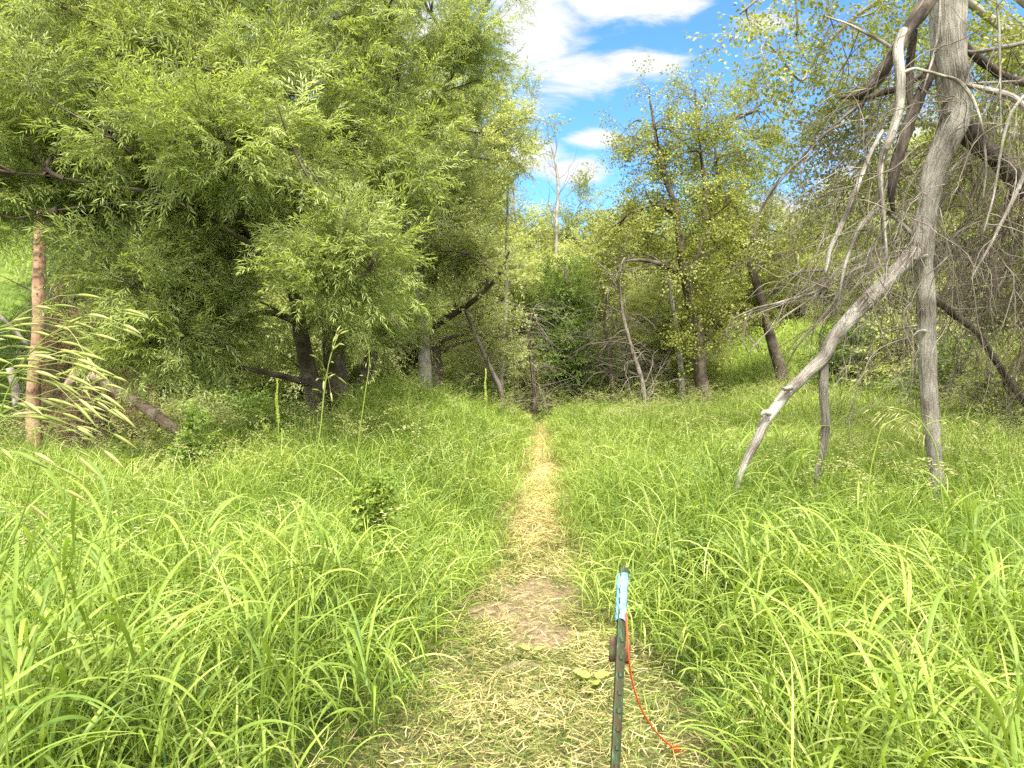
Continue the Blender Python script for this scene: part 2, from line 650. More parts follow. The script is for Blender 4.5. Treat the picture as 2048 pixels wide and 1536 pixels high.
MNB = leaf_mat('brown_needle', [(0.0, (0.10, 0.06, 0.03)), (0.5, (0.18, 0.11, 0.055)), (1.0, (0.26, 0.18, 0.10))], 0.15, 0.7)
MG = leaf_mat('grass_blade', [(0.0, (0.065, 0.130, 0.022)), (0.4, (0.175, 0.25, 0.036)), (0.7, (0.27, 0.35, 0.060)), (1.0, (0.40, 0.45, 0.14))], 0.36, 0.5, spec=0.25, patch=0.35)
MGS = leaf_mat('seed_head', [(0.0, (0.20, 0.25, 0.06)), (0.5, (0.31, 0.34, 0.11)), (1.0, (0.42, 0.39, 0.19))], 0.35, 0.6)
MSP = leaf_mat('spikelet', [(0.0, (0.14, 0.19, 0.03)), (0.5, (0.25, 0.28, 0.07)), (1.0, (0.40, 0.37, 0.16))], 0.3, 0.55, patch=30)
MST = leaf_mat('straw', [(0.0, (0.07, 0.115, 0.02)), (0.38, (0.17, 0.205, 0.045)), (0.65, (0.32, 0.265, 0.10)), (1.0, (0.52, 0.44, 0.22))], 0.2, 0.7, patch=1.5)
MSG = leaf_mat('gold_straw', [(0.0, (0.20, 0.21, 0.045)), (0.5, (0.44, 0.36, 0.14)), (1.0, (0.62, 0.52, 0.28))], 0.25, 0.65, patch=1.5)
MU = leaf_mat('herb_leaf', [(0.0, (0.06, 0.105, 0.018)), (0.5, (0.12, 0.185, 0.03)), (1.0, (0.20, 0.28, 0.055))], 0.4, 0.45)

BW = bark_mat('willow_bark', (0.025, 0.02, 0.014), (0.07, 0.055, 0.04), (0.15, 0.125, 0.095), 30, 6)
BG = bark_mat('grey_bark', (0.10, 0.09, 0.07), (0.24, 0.22, 0.18), (0.40, 0.37, 0.32), 25, 5)
BTW = bark_mat('twig_bark', (0.05, 0.04, 0.03), (0.12, 0.10, 0.078), (0.25, 0.22, 0.18), 40, 8, 0.2)
BD = bark_mat('weathered_wood', (0.04, 0.032, 0.024), (0.23, 0.205, 0.17), (0.44, 0.41, 0.36), 110, 6.0, 1.0, dist=0.025)
BDD = bark_mat('dark_peeling_bark', (0.015, 0.011, 0.008), (0.045, 0.034, 0.025), (0.13, 0.105, 0.08), 40, 5, 1.0, dist=0.015)
BTD = bark_mat('dark_twig_bark', (0.03, 0.02, 0.013), (0.075, 0.052, 0.035), (0.16, 0.12, 0.085), 40, 8, 0.2)
BP = bark_mat('pine_bark', (0.07, 0.045, 0.028), (0.27, 0.165, 0.10), (0.42, 0.28, 0.18), 22, 12, 0.8, dist=0.008)
BL = bark_mat('log_bark', (0.06, 0.04, 0.026), (0.18, 0.125, 0.08), (0.32, 0.25, 0.18), 20, 6, 0.9)


def ground_mat():
    m, t, n, l = mat_base('soil')
    o = n('ShaderNodeOutputMaterial')
    geo = n('ShaderNodeNewGeometry')
    n1 = n('ShaderNodeTexNoise')
    n1.inputs['Scale'].default_value = 1.1
    n1.inputs['Detail'].default_value = 9
    n1.inputs['Roughness'].default_value = 0.6
    l(geo.outputs['Position'], n1.inputs['Vector'])
    n2 = n('ShaderNodeTexNoise')
    n2.inputs['Scale'].default_value = 26
    n2.inputs['Detail'].default_value = 9
    n2.inputs['Roughness'].default_value = 0.7
    l(geo.outputs['Position'], n2.inputs['Vector'])
    a = n('ShaderNodeAttribute')
    a.attribute_name = 'tone'
    soil = ramp(t, [(0.34, (0.11, 0.08, 0.04)), (0.5, (0.26, 0.195, 0.11)), (0.64, (0.40, 0.32, 0.20))])
    l(n2.outputs[0], soil.inputs[0])
    green = ramp(t, [(0.3, (0.05, 0.085, 0.018)), (0.55, (0.12, 0.17, 0.035)), (0.75, (0.22, 0.27, 0.07))])
    l(n1.outputs[0], green.inputs[0])
    mx_ = n('ShaderNodeMix')
    mx_.data_type = 'RGBA'
    l(a.outputs['Fac'], mx_.inputs[0])
    l(green.outputs[0], mx_.inputs[6])
    l(soil.outputs[0], mx_.inputs[7])
    p = n('ShaderNodeBsdfPrincipled')
    p.inputs['Roughness'].default_value = 0.95
    p.inputs['Specular IOR Level'].default_value = 0.1
    l(mx_.outputs[2], p.inputs['Base Color'])
    b = n('ShaderNodeBump')
    b.inputs['Strength'].default_value = 1.0
    b.inputs['Distance'].default_value = 0.05
    l(n2.outputs[0], b.inputs['Height'])
    l(b.outputs[0], p.inputs['Normal'])
    l(p.outputs[0], o.inputs[0])
    return m


# ------------------------------------------------------------------ ground
DIRT = [(0.20, 4.80, 0.30, 0.42), (-0.06, 4.42, 0.26, 0.18), (0.16, 4.05, 0.20, 0.26), (0.02, 3.62, 0.12, 0.08)]


def dirt(x, y):
    d = np.zeros(np.shape(x))
    for cx, cy, rx, ry in DIRT:
        q = ((x - cx) / rx) ** 2 + ((y - cy) / ry) ** 2 + 0.45 * lownoise(x, y, 13, cx * 9)
        d = np.maximum(d, sstep(1.75, 0.45, q))
    return d


def make_ground():
    a = Acc()
    xs = np.concatenate([-np.geomspace(400, 14, 26), np.linspace(-13.4, -2.2, 70), np.linspace(-2.1, 2.3, 150), np.linspace(2.4, 13.4, 70), np.geomspace(14, 400, 26)])
    ys = np.concatenate([-np.geomspace(300, 3, 14), np.linspace(-2.5, 1, 12), np.linspace(1.1, 8, 210), np.linspace(8.15, 32, 140), np.geomspace(33, 500, 26)])
    X, Y = np.meshgrid(xs, ys)
    Z = height(X, Y)
    Dm = dirt(X, Y)
    near = sstep(9, 5, Y) * sstep(0, 1, Y)
    Z = Z + near * (0.012 * lownoise(X, Y, 11, 2) + 0.006 * lownoise(X, Y, 31, 5)) + Dm * 0.02
    # small burrow hole at the back of the bare patch
    Z = Z - 0.16 * np.exp(-(((X - 0.30) / 0.045) ** 2 + ((Y - 5.02) / 0.06) ** 2))
    pathm = sstep(1.25, 0.8, np.abs(X - path_x(Y)) / path_w(Y)) * sstep(24, 12, Y)
    tone = np.clip(np.maximum(Dm, pathm * 0.42), 0, 1)
    ny, nx = X.shape
    i, j = np.meshgrid(np.arange(ny - 1), np.arange(nx - 1), indexing='ij')
    q = np.stack([i * nx + j, i * nx + j + 1, (i + 1) * nx + j + 1, (i + 1) * nx + j], -1).reshape(-1, 4)
    a.add(np.stack([X, Y, Z], -1).reshape(-1, 3), None, q, None, tone.ravel())
    o = a.build('ground', ground_mat())
    tag(o, 'grassy ground with bare trodden soil along the footpath', None, None, 'structure')


make_ground()


# ------------------------------------------------------------------ grass
def blades(acc, base, az, el, L, curl, w, K, tone, tw=0.5, taper=1.0, crease=False):
    n = len(base)
    s = np.linspace(0, 1, K + 1)[None]
    e = el[:, None] - curl[:, None] * s ** 1.4
    azs = az[:, None] + (rng.normal(0, 0.35, n)[:, None]) * s
    dx = np.cos(e) * np.cos(azs)
    dy = np.cos(e) * np.sin(azs)
    dz = np.sin(e)
    D = np.stack([dx, dy, dz], -1)
    st = (L / K)[:, None, None]
    P = base[:, None, :] + np.concatenate([np.zeros((n, 1, 3)), np.cumsum((D[:, :-1] + D[:, 1:]) * 0.5 * st, axis=1)], 1)
    side = np.stack([-np.sin(azs), np.cos(azs), 0 * azs], -1)
    up = np.cross(D, side)
    ta = rng.normal(0, tw, n)[:, None] + rng.normal(0, tw, n)[:, None] * s
    sd_ = side * np.cos(ta)[..., None] + up * np.sin(ta)[..., None]
    prof = np.minimum(1, 0.45 + 1.4 * s) * np.clip(1 - s ** 2.6, 0, 1) * taper + (1 - taper)
    ww = (w[:, None] * prof * 0.5)[..., None]
    if crease:
        nrm = np.cross(sd_, D)
        V = np.stack([P - sd_ * ww, P + nrm * ww * -0.35, P + sd_ * ww], 2)
        c = 3
    else:
        V = np.stack([P - sd_ * ww, P + sd_ * ww], 2)
        c = 2
    i, j = np.meshgrid(np.arange(K), np.arange(c - 1), indexing='ij')
    q = np.stack([i * c + j, i * c + j + 1, (i + 1) * c + j + 1, (i + 1) * c + j], -1).reshape(-1, 4)
    q = (q[None] + (np.arange(n) * (K + 1) * c)[:, None, None]).reshape(-1, 4)
    acc.add(V.reshape(-1, 3), None, q, None, np.repeat(tone, (K + 1) * c))
    return P


def wedge(n, r0, r1, a=43):
    r = np.sqrt(rng.uniform(r0 * r0, r1 * r1, n))
    t = rng.uniform(-R(a), R(a), n)
    return r * np.sin(t), r * np.cos(t)


def grass_h(x, y):
    rel = (np.abs(x - path_x(y)) - path_w(y)) / 0.55
    h = 0.33 + 0.27 * np.clip(rel, 0, 1)
    h = h + 0.09 * lownoise(x, y, 1.7, 4) + 0.06 * lownoise(x, y, 4.1, 8)
    h = h * np.where(y > 14, 0.8, 1.0) + 0.12 * sstep(-0.6, -1.3, x) * sstep(4, 2, y) + 0.08 * sstep(1.5, 3, x) * sstep(8, 4, y)
    return np.clip(h, 0.12, 1.0)


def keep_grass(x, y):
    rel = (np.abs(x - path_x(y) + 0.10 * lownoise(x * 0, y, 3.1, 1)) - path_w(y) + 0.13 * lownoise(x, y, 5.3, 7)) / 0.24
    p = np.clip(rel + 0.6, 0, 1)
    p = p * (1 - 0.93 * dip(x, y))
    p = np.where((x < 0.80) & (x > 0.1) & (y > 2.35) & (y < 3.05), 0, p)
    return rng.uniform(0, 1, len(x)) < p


def make_grass():
    a = Acc()
    for (r0, r1, dens, K, w0, w1, Ls, crease, ang) in ((0.9, 2.6, 1500, 9, 0.006, 0.013, 1.0, True, 52), (2.6, 4.5, 1500, 8, 0.005, 0.012, 1.0, True, 46), (4.5, 8, 1700, 6, 0.004, 0.009, 0.95, False, 44),
                                                  (8, 14, 1300, 5, 0.005, 0.0095, 0.95, False, 43), (14, 22, 640, 4, 0.008, 0.014, 0.95, False, 42), (22, 34, 300, 3, 0.016, 0.028, 1.0, False, 42)):
        n = int(dens * R(ang) * (r1 * r1 - r0 * r0))
        x, y = wedge(n, r0, r1, ang)
        k = keep_grass(x, y)
        x, y = x[k], y[k]
        n = len(x)
        h = grass_h(x, y)
        z = height(x, y)
        az = rng.uniform(0, 2 * math.pi, n)
        u = rng.uniform(0, 1, n) ** 0.7
        b = np.stack([x, y, z + u * h * 0.72], 1)
        el = np.clip(rng.normal(1.12, 0.25, n), 0.3, 1.5)
        L = rng.uniform(0.18, 0.42, n) * (0.55 + h) * Ls
        curl = rng.uniform(0.7, 2.6, n)
        w = rng.uniform(w0, w1, n)
        tone = np.clip(rng.normal(0.46, 0.26, n) + 0.15 * sstep(4, 9, y)  + 0.05 * lownoise(x, y, 0.8, 2), 0, 1)
        blades(a, b, az, el, L, curl, w, K, tone, crease=crease)
        # upright stems
        m = n // 5
        i = rng.integers(0, n, m)
        b = np.stack([x[i], y[i], z[i] - 0.02], 1)
        blades(a, b, rng.uniform(0, 6.28, m), np.clip(rng.normal(1.4, 0.12, m), 1, 1.57), h[i] * rng.uniform(0.7, 1.25, m), rng.uniform(0, 0.5, m), np.full(m, 0.0032 if r1 < 9 else 0.006), max(3, K // 2), np.clip(rng.normal(0.3, 0.15, m), 0, 1))
    o = a.build('meadow_grass', MG, smooth=True)
    tag(o, 'lush bright green arching meadow grass either side of the path', None, None, 'stuff')


make_grass()


def make_big_blades():
    """broad long reed-grass leaves nearest the camera, left and right"""
    a = Acc()
    spots = [(-1.55, 1.9, 1.15), (-1.35, 1.75, 0.95), (-1.7, 2.2, 1.1), (-1.25, 2.15, 0.85), (-1.0, 2.2, 0.7), (-1.45, 2.6, 0.95), (-0.8, 2.5, 0.7), (-1.9, 2.7, 1.0),
             (-1.05, 3.0, 0.8), (-0.6, 2.7, 0.5), (-1.5, 3.3, 0.9), (-0.75, 3.4, 0.75), (1.5, 2.2, 0.6), (1.2, 2.1, 0.5), (1.0, 2.35, 0.45), (1.6, 2.6, 0.75), (1.2, 2.8, 0.65), (0.85, 2.9, 0.5),
             (1.95, 2.9, 0.8), (1.5, 3.4, 0.75), (1.05, 3.3, 0.6), (2.2, 3.6, 0.9), (1.7, 2.05, 0.6), (1.4, 1.9, 0.5), (-1.2, 1.6, 0.7), (2.0, 5.2, 0.95), (1.62, 5.6, 0.9), (2.3, 5.5, 1.0)]
    for _ in range(34):
        yy = rng.uniform(1.9, 4.2)
        sg = rng.choice([-1, 1])
        xx = sg * rng.uniform(path_w(yy) + 0.35, 0.62 * yy + 0.3)
        spots.append((xx, yy, rng.uniform(0.45, 0.8)))
    spots += [(-1.25, 1.75, 1.2), (-1.4, 2.0, 1.25), (-1.1, 1.85, 0.95)]
    spots = [q for q in spots if not (q[0] < 1.05 and q[0] > 0 and 2.2 < q[1] < 3.2)]
    for x, y, h in spots:
        for s in range(5):
            sx, sy = x + rng.normal(0, 0.10), y + rng.normal(0, 0.10)
            z = height(sx, sy)
            hh = h * rng.uniform(0.75, 1.05)
            lean, laz = rng.uniform(0, 0.22), rng.uniform(0, 6.28)
            t = np.linspace(0, 1, 6)
            P = np.stack([sx + lean * t ** 2 * math.cos(laz) * hh, sy + lean * t ** 2 * math.sin(laz) * hh, z + t * hh], 1)
            tubes(a, P, np.linspace(0.0035, 0.0018, 6), 5, 0.35)
            nl = rng.integers(4, 7)
            for k in range(nl):
                u = 0.25 + 0.75 * (k + 0.5) / nl
                b = P[0] * (1 - u) + P[-1] * u
                blades(a, b[None], rng.uniform(0, 6.28, 1), rng.uniform(0.85, 1.35, 1), rng.uniform(0.28, 0.48, 1), rng.uniform(0.9, 2.3, 1), rng.uniform(0.011, 0.018, 1), 12, rng.uniform(0.15, 0.6, 1), 0.35, crease=True)
    o = a.build('reed_grass', MG)
    tag(o, 'tall broad bladed reed grass rising above the meadow near the camera', None, None, 'stuff')


make_big_blades()


def make_dry():
    a = Acc()
    x, y = wedge(15000, 1.6, 16, 44)
    k = keep_grass(x, y) & (lownoise(x, y, 2.1, 6) + rng.normal(0, .5, len(x)) > 0.2)
    x, y = x[k], y[k]
    n = len(x)
    h = grass_h(x, y)
    blades(a, np.stack([x, y, height(x, y) + rng.uniform(0, 0.6, n) * h], 1), rng.uniform(0, 6.28, n), rng.uniform(0.2, 1.5, n), rng.uniform(0.12, 0.45, n), rng.uniform(0.1, 2.4, n), rng.uniform(0.002, 0.006, n) * (1 + 0.08 * y), 6, rng.uniform(0.3, 1, n), 0.8)
    tag(a.build('dry_grass', MST), 'tan dried blades and stalks mixed through the meadow grass', None, None, 'stuff')


make_dry()


def make_straw():
    a = Acc()
    n = 52000
    y = rng.uniform(1.3, 8.5, n)
    x = path_x(y) + rng.normal(0, 1, n) * path_w(y) * 0.75
    k = (rng.uniform(0, 1, n) > 0.92 * dirt(x, y)) & (np.abs(x - path_x(y)) < path_w(y) * 1.5)
    x, y = x[k], y[k]
    n = len(x)
    z = height(x, y) + rng.uniform(0.003, 0.035, n) + 0.02
    blades(a, np.stack([x, y, z], 1), rng.uniform(0, 6.28, n), rng.normal(0.05, 0.22, n), rng.uniform(0.02, 0.11, n), rng.uniform(-0.3, 0.5, n), rng.uniform(0.002, 0.0065, n), 2, np.clip(rng.normal(0.55, 0.3, n), 0, 1), 0.8, 0.6)
    o = a.build('hay_litter', MST, smooth=False)
    tag(o, 'chopped tan and green hay litter strewn over the near path', None, None, 'stuff')
    a = Acc()
    n = 26000
    y = rng.uniform(4.5, 16, n)
    x = path_x(y) + rng.normal(0, 1, n) * path_w(y) * 0.75
    z = height(x, y) + rng.uniform(0.01, 0.10, n)
    az = np.where(rng.uniform(0, 1, n) < 0.5, math.pi / 2, -math.pi / 2) + rng.normal(0, 0.9, n)
    kp = (rng.uniform(0, 1, n) > sstep(12.5, 15.5, y)) & (rng.uniform(0, 1, n) < sstep(4.9, 7.4, y)) & (rng.uniform(0, 1, n) > 0.9 * dirt(x, y))
    x, y, z, az = x[kp], y[kp], z[kp], az[kp]
    n = len(x)
    blades(a, np.stack([x, y, z], 1), az, rng.normal(0.12, 0.25, n), rng.uniform(0.10, 0.32, n), rng.uniform(0.0, 0.9, n), rng.uniform(0.003, 0.007, n), 4, np.clip(rng.normal(0.55, 0.22, n), 0, 1), 0.6)
    o = a.build('trampled_straw', MSG, smooth=False)
    tag(o, 'golden trampled grass lying flat along the middle of the path', None, None, 'stuff')
    # short green regrowth on the near path
    a = Acc()
    n = 17000
    y = rng.uniform(1.4, 15, n)
    x = path_x(y) + rng.choice([-1, 1], n) * path_w(y) * (1.05 - np.abs(rng.normal(0, 0.42, n)))
    k = (rng.uniform(0, 1, n) > dirt(x, y)) & (lownoise(x, y, 7, 3) + rng.normal(0, .5, n) > 0.1)
    x, y = x[k], y[k]
    n = len(x)
    blades(a, np.stack([x, y, height(x, y)], 1), rng.uniform(0, 6.28, n), rng.uniform(0.4, 1.4, n), rng.uniform(0.05, 0.16, n), rng.uniform(0.2, 1.6, n), rng.uniform(0.002, 0.006, n), 4, np.clip(rng.normal(0.55, 0.2, n), 0, 1))
    o = a.build('short_grass', MG, smooth=False)
    tag(o, 'short green regrowth poking through the hay on the path', None, None, 'stuff')


make_straw()


def panicle_spray(seed, L=0.16, n=14, sl=0.022, sw=0.006):
    r = np.random.default_rng(seed)
    sp = Spray()
    pts = [np.zeros(3)]
    d = np.array([1, 0, 0.1])
    for _ in range(6):
        d = d + np.array([0, 0, -0.22])
        d /= np.linalg.norm(d)
        pts.append(pts[-1] + d * L / 6)
    pts = np.array(pts)
    sp.tw.append((pts, np.linspace(0.0016, 0.0006, 7)))
    for k in range(n):
        s = (k + .5) / n * 6
        i = min(int(s), 5)
        p = pts[i] + (pts[i + 1] - pts[i]) * (s - i)
        q = p + np.array([r.uniform(0.2, 1) * 0.03, r.normal(0, 0.02), r.uniform(-0.03, 0.005)]) * (L / 0.16)
        sp.leaf(q, np.array([0.5, r.normal(0, 0.3), -0.9]), r.normal(0, 1, 3), sl, sw, r.uniform(0, 1), 0.4)
    return sp.done()


def make_seedheads():
    la, ta = Acc(), Acc()
    temps = [panicle_spray(i, 0.19, 22, 0.024, 0.006) for i in range(4)]
    x, y = wedge(13000, 3.0, 20, 42)
    k = (np.abs(x - path_x(y)) > path_w(y) + 0.2) & (dip(x, y) < 0.3) & (lownoise(x, y, 0.9, 5) + rng.normal(0, 0.5, len(x)) > 0.7 - 0.9 * sstep(4, 8, y))
    x, y = x[k], y[k]
    h = grass_h(x, y) * rng.uniform(0.95, 1.35, len(x)) + 0.02
    z = height(x, y)
    az = rng.uniform(0, 6.28, len(x))
    P0 = np.stack([x, y, z], 1)
    t = np.linspace(0, 1, 5)[None, :, None]
    lean = np.stack([np.cos(az), np.sin(az), 0 * az], 1) * 0.12
    P = P0[:, None] + lean[:, None] * t ** 2 + np.stack([0 * h, 0 * h, h], 1)[:, None] * t
    tubes(ta, P, np.full((len(x), 1), 0.0013) * np.ones((1, 5)) * (1 + 0.12 * y[:, None]), 3, 0.4)
    dr = lean * 4 + np.array([0, 0, 0.9])
    place_sprays(la, None, temps, P[:, -1], dr, rng.uniform(0.7, 1.2, len(x)), 0.05)
    o = la.build('grass_seed_heads', MGS, smooth=False)
    tag(o, 'pale nodding seed heads scattered over the meadow grass', None, None, 'stuff')
    o = ta.build('grass_stems', MG)
    tag(o, 'thin upright stems carrying the meadow seed heads', None, None, 'stuff')


make_seedheads()

# ------------------------------------------------------------------ foliage templates
WIL = [make_spray(0.26 + 0.05 * s, 4 + s % 3, 0.050 + 0.007 * s, 0.0085 + 0.0009 * s, 0.0145 + 0.001 * s, 0.12 + 0.06 * (s % 3), 40, s, 0.55, 0.7) for s in range(5)]
WILF = [make_spray(0.50, 6, 0.085, 0.015, 0.026, 0.25, 45, s + 20, 0.55) for s in range(4)]
POP = [make_spray(0.40, 3, 0.050, 0.036, 0.05, 0.25, 60, s + 40, 0.5, stalk=0.03) for s in range(4)]
BRO = [make_spray(0.46, 5, 0.062, 0.024, 0.032, 0.2, 52, s + 60, 0.55) for s in range(4)]
BRF = [make_spray(0.62, 7, 0.080, 0.032, 0.038, 0.2, 52, s + 80, 0.55) for s in range(4)]
NEE = [make_spray(0.45, 6, 0.035, 0.006, 0.011, 0.5, 50, s + 100, 0.45, 1.0) for s in range(3)]
HRB = [make_spray(0.28, 5, 0.05, 0.024, 0.022, 0.5, 55, s + 120, 0.5) for s in range(3)]


def stem_px(pts):
    """[(px, py, depth, width_px)] -> world points, radii"""
    P = [at(a, b, d) for a, b, d, w in pts]
    Rr = [w * d / F * 0.5 for a, b, d, w in pts]
    return P, Rr


def blob_px(px, py, d, rx, ry, rz, w):
    return (at(px, py, d), (rx * d / F, rz, ry * d / F), w)


def rooted(P, Rr, flare=1.25):
    """extend a stem straight down into the ground"""
    p = P[0].copy()
    g = float(height(p[0], p[1]))
    if p[2] > g - 0.05:
        q = p.copy()
        q[2] = g - 0.08
        q[0] += (P[0][0] - P[1][0]) * 0.1
        P = [q] + P
        Rr = [Rr[0] * flare] + Rr
    return P, Rr


# ------------------------------------------------------------------ the big willow left of the path
def willow():
    st = []
    st.append(rooted(*stem_px([(680, 815, 10.0, 50), (668, 700, 10.0, 42), (662, 600, 10.0, 38), (668, 500, 10.1, 34), (655, 400, 10.2, 30), (640, 280, 10.4, 24), (600, 180, 10.5, 18), (560, 60, 10.6, 12), (540, -80, 10.7, 8)])))
    st.append(rooted(*stem_px([(640, 825, 9.8, 40), (618, 740, 9.8, 34), (600, 660, 9.7, 30), (590, 590, 9.5, 28), (565, 525, 9.2, 27), (515, 478, 8.9, 24), (470, 432, 8.5, 20), (400, 400, 8.0, 13), (300, 385, 7.7, 9), (160, 360, 7.5, 5), (30, 340, 7.4, 3)])))
    st.append(rooted(*stem_px([(715, 815, 10.4, 34), (735, 730, 10.4, 26), (770, 650, 10.5, 22), (800, 560, 10.6, 20), (815, 450, 10.7, 18), (832, 330, 10.8, 16), (860, 240, 10.8, 13), (905, 150, 10.9, 9), (960, 40, 11, 6)])))
    st.append(stem_px([(565, 525, 9.2, 16), (585, 440, 9.3, 14), (570, 330, 9.4, 12), (520, 200, 9.2, 9), (470, 80, 9, 7), (440, -60, 9, 5)]))
    st.append(stem_px([(605, 650, 9.7, 14), (540, 625, 9.2, 11), (470, 640, 8.6, 9), (400, 680, 8.0, 7), (330, 700, 7.6, 4)]))
    st.append(stem_px([(660, 560, 10.0, 15), (705, 500, 9.2, 12), (740, 450, 8.4, 10), (760, 470, 7.6, 8), (740, 540, 6.9, 5)]))
    st.append(stem_px([(630, 770, 9.8, 16), (560, 750, 9.2, 12), (480, 735, 8.7, 9), (400, 715, 8.2, 6), (340, 700, 8, 4)]))
    st.append(stem_px([(515, 478, 8.9, 12), (505, 420, 8.8, 10), (495, 330, 8.6, 8), (400, 240, 8.2, 6), (300, 150, 8, 4)]))
    st.append(stem_px([(660, 420, 10.2, 16), (760, 330, 10, 12), (800, 200, 9.8, 9), (780, 60, 9.6, 7), (760, -60, 9.5, 5)]))
    st.append(stem_px([(555, 515, 9.1, 12), (470, 470, 8.3, 10), (380, 420, 7.8, 8), (250, 405, 7.6, 5), (120, 420, 7.5, 3), (60, 430, 7.5, 2)]))
    st.append(stem_px([(668, 500, 10.0, 12), (640, 430, 9.2, 10), (610, 380, 8.8, 8), (600, 300, 8.6, 6), (560, 230, 8.4, 4)]))
    st.append(stem_px([(600, 660, 9.6, 12), (640, 640, 9.0, 9), (700, 600, 8.8, 7), (760, 610, 8.6, 5), (800, 650, 8.4, 3)]))
    st.append(stem_px([(540, 505, 9.0, 10), (480, 520, 8.6, 8), (400, 540, 8.1, 6), (300, 560, 7.6, 5)]))
    bl = [blob_px(450, 200, 9.3, 330, 300, 2.0, 5.5), blob_px(130, 235, 8.3, 270, 160, 1.5, 2.8), blob_px(780, 150, 10, 180, 220, 1.4, 2.0), blob_px(640, -80, 9.8, 420, 160, 1.8, 2),
          blob_px(330, 590, 8.0, 130, 130, 1.0, 1.5), blob_px(705, 520, 7.2, 105, 85, 0.7, 0.8), blob_px(260, 400, 8.7, 190, 60, 0.7, 0.7), blob_px(380, 470, 9.4, 150, 100, 0.7, 0.6), blob_px(560, 260, 8.6, 200, 160, 1.2, 1.3), blob_px(20, 380, 7.8, 120, 80, 0.9, 0.6), blob_px(360, 680, 7.8, 120, 70, 0.8, 0.9),
          blob_px(790, 350, 8.6, 70, 60, 0.6, 0.45), blob_px(600, 720, 10.4, 130, 60, 0.6, 0.2), blob_px(440, 300, 7.2, 190, 85, 0.8, 1.2), blob_px(740, 640, 9.5, 110, 60, 0.9, 0.5),
          blob_px(940, 90, 10.6, 60, 100, 0.9, 0.35), blob_px(630, 400, 11.6, 180, 130, 0.7, 0.35), blob_px(280, 60, 8.8, 200, 120, 1.4, 1.4)]
    tree('willow_tree', 'largest tree, a wide willow with narrow leaves and several dark trunks left of the path', 'tree', st, bl, WIL, MW, BW,
         n_limb=60, n_sub=420, n_fine=2500, per=4, r_limb=0.022, r_sub=0.010, r_fine=0.0035, sag=0.03, scale=(0.7, 1.25), droopdir=-0.1, soft=1.7)


willow()


# ------------------------------------------------------------------ trees behind the meadow
def tree_b():
    st = [rooted(*stem_px([(872, 790, 13.5, 34), (868, 700, 13.5, 28), (860, 650, 13.5, 24), (866, 540, 13.5, 19), (862, 420, 13.6, 16), (868, 300, 13.7, 13), (872, 210, 13.8, 8), (890, 120, 13.9, 5)]))]
    st.append(stem_px([(862, 655, 13.5, 17), (905, 630, 13.0, 13), (955, 595, 12.6, 10), (1000, 545, 12.2, 6), (1020, 500, 12, 4)]))
    st.append(stem_px([(862, 650, 13.5, 15), (820, 625, 12.8, 11), (770, 606, 12.2, 7), (700, 606, 11.8, 4)]))
    st.append(stem_px([(860, 410, 13.6, 10), (880, 325, 13.2, 9), (925, 312, 12.9, 8), (980, 316, 12.8, 5)]))
    st.append(stem_px([(870, 250, 13.7, 8), (940, 270, 13.7, 6), (1020, 250, 13.8, 4)]))
    bl = [blob_px(900, 280, 14.2, 130, 160, 1.6, 3), blob_px(1000, 260, 14.5, 90, 100, 1.2, 1.3), blob_px(930, 540, 12.8, 110, 70, 1.0, 1.6), blob_px(880, 430, 14.4, 110, 110, 1.5, 2), blob_px(960, 680, 14.2, 90, 60, 1.0, 1.0), blob_px(800, 680, 12.6, 60, 50, .8, .6)]
    tree('branching_tree', 'dark forked tree with shaggy bark just right of the big willow', 'tree', st, bl, BRO, MB, BW, n_limb=26, n_sub=200, n_fine=420, per=3, r_limb=0.025, r_sub=0.012, r_fine=0.006)
    st = [rooted(*stem_px([(852, 795, 12.8, 26), (850, 720, 12.8, 24), (845, 640, 12.9, 20), (842, 560, 13, 17), (850, 470, 13, 13), (858, 380, 13, 10), (850, 260, 13, 6)]))]
    bl = [blob_px(830, 440, 13.2, 90, 120, 1.2, 1), blob_px(850, 300, 13.2, 80, 90, 1.2, 1)]
    tree('pale_trunk_tree', 'pale grey trunk standing close in front of the dark forked tree', 'tree', st, bl, BRO, MB, BG, n_limb=10, n_sub=60, n_fine=240, per=3)


tree_b()


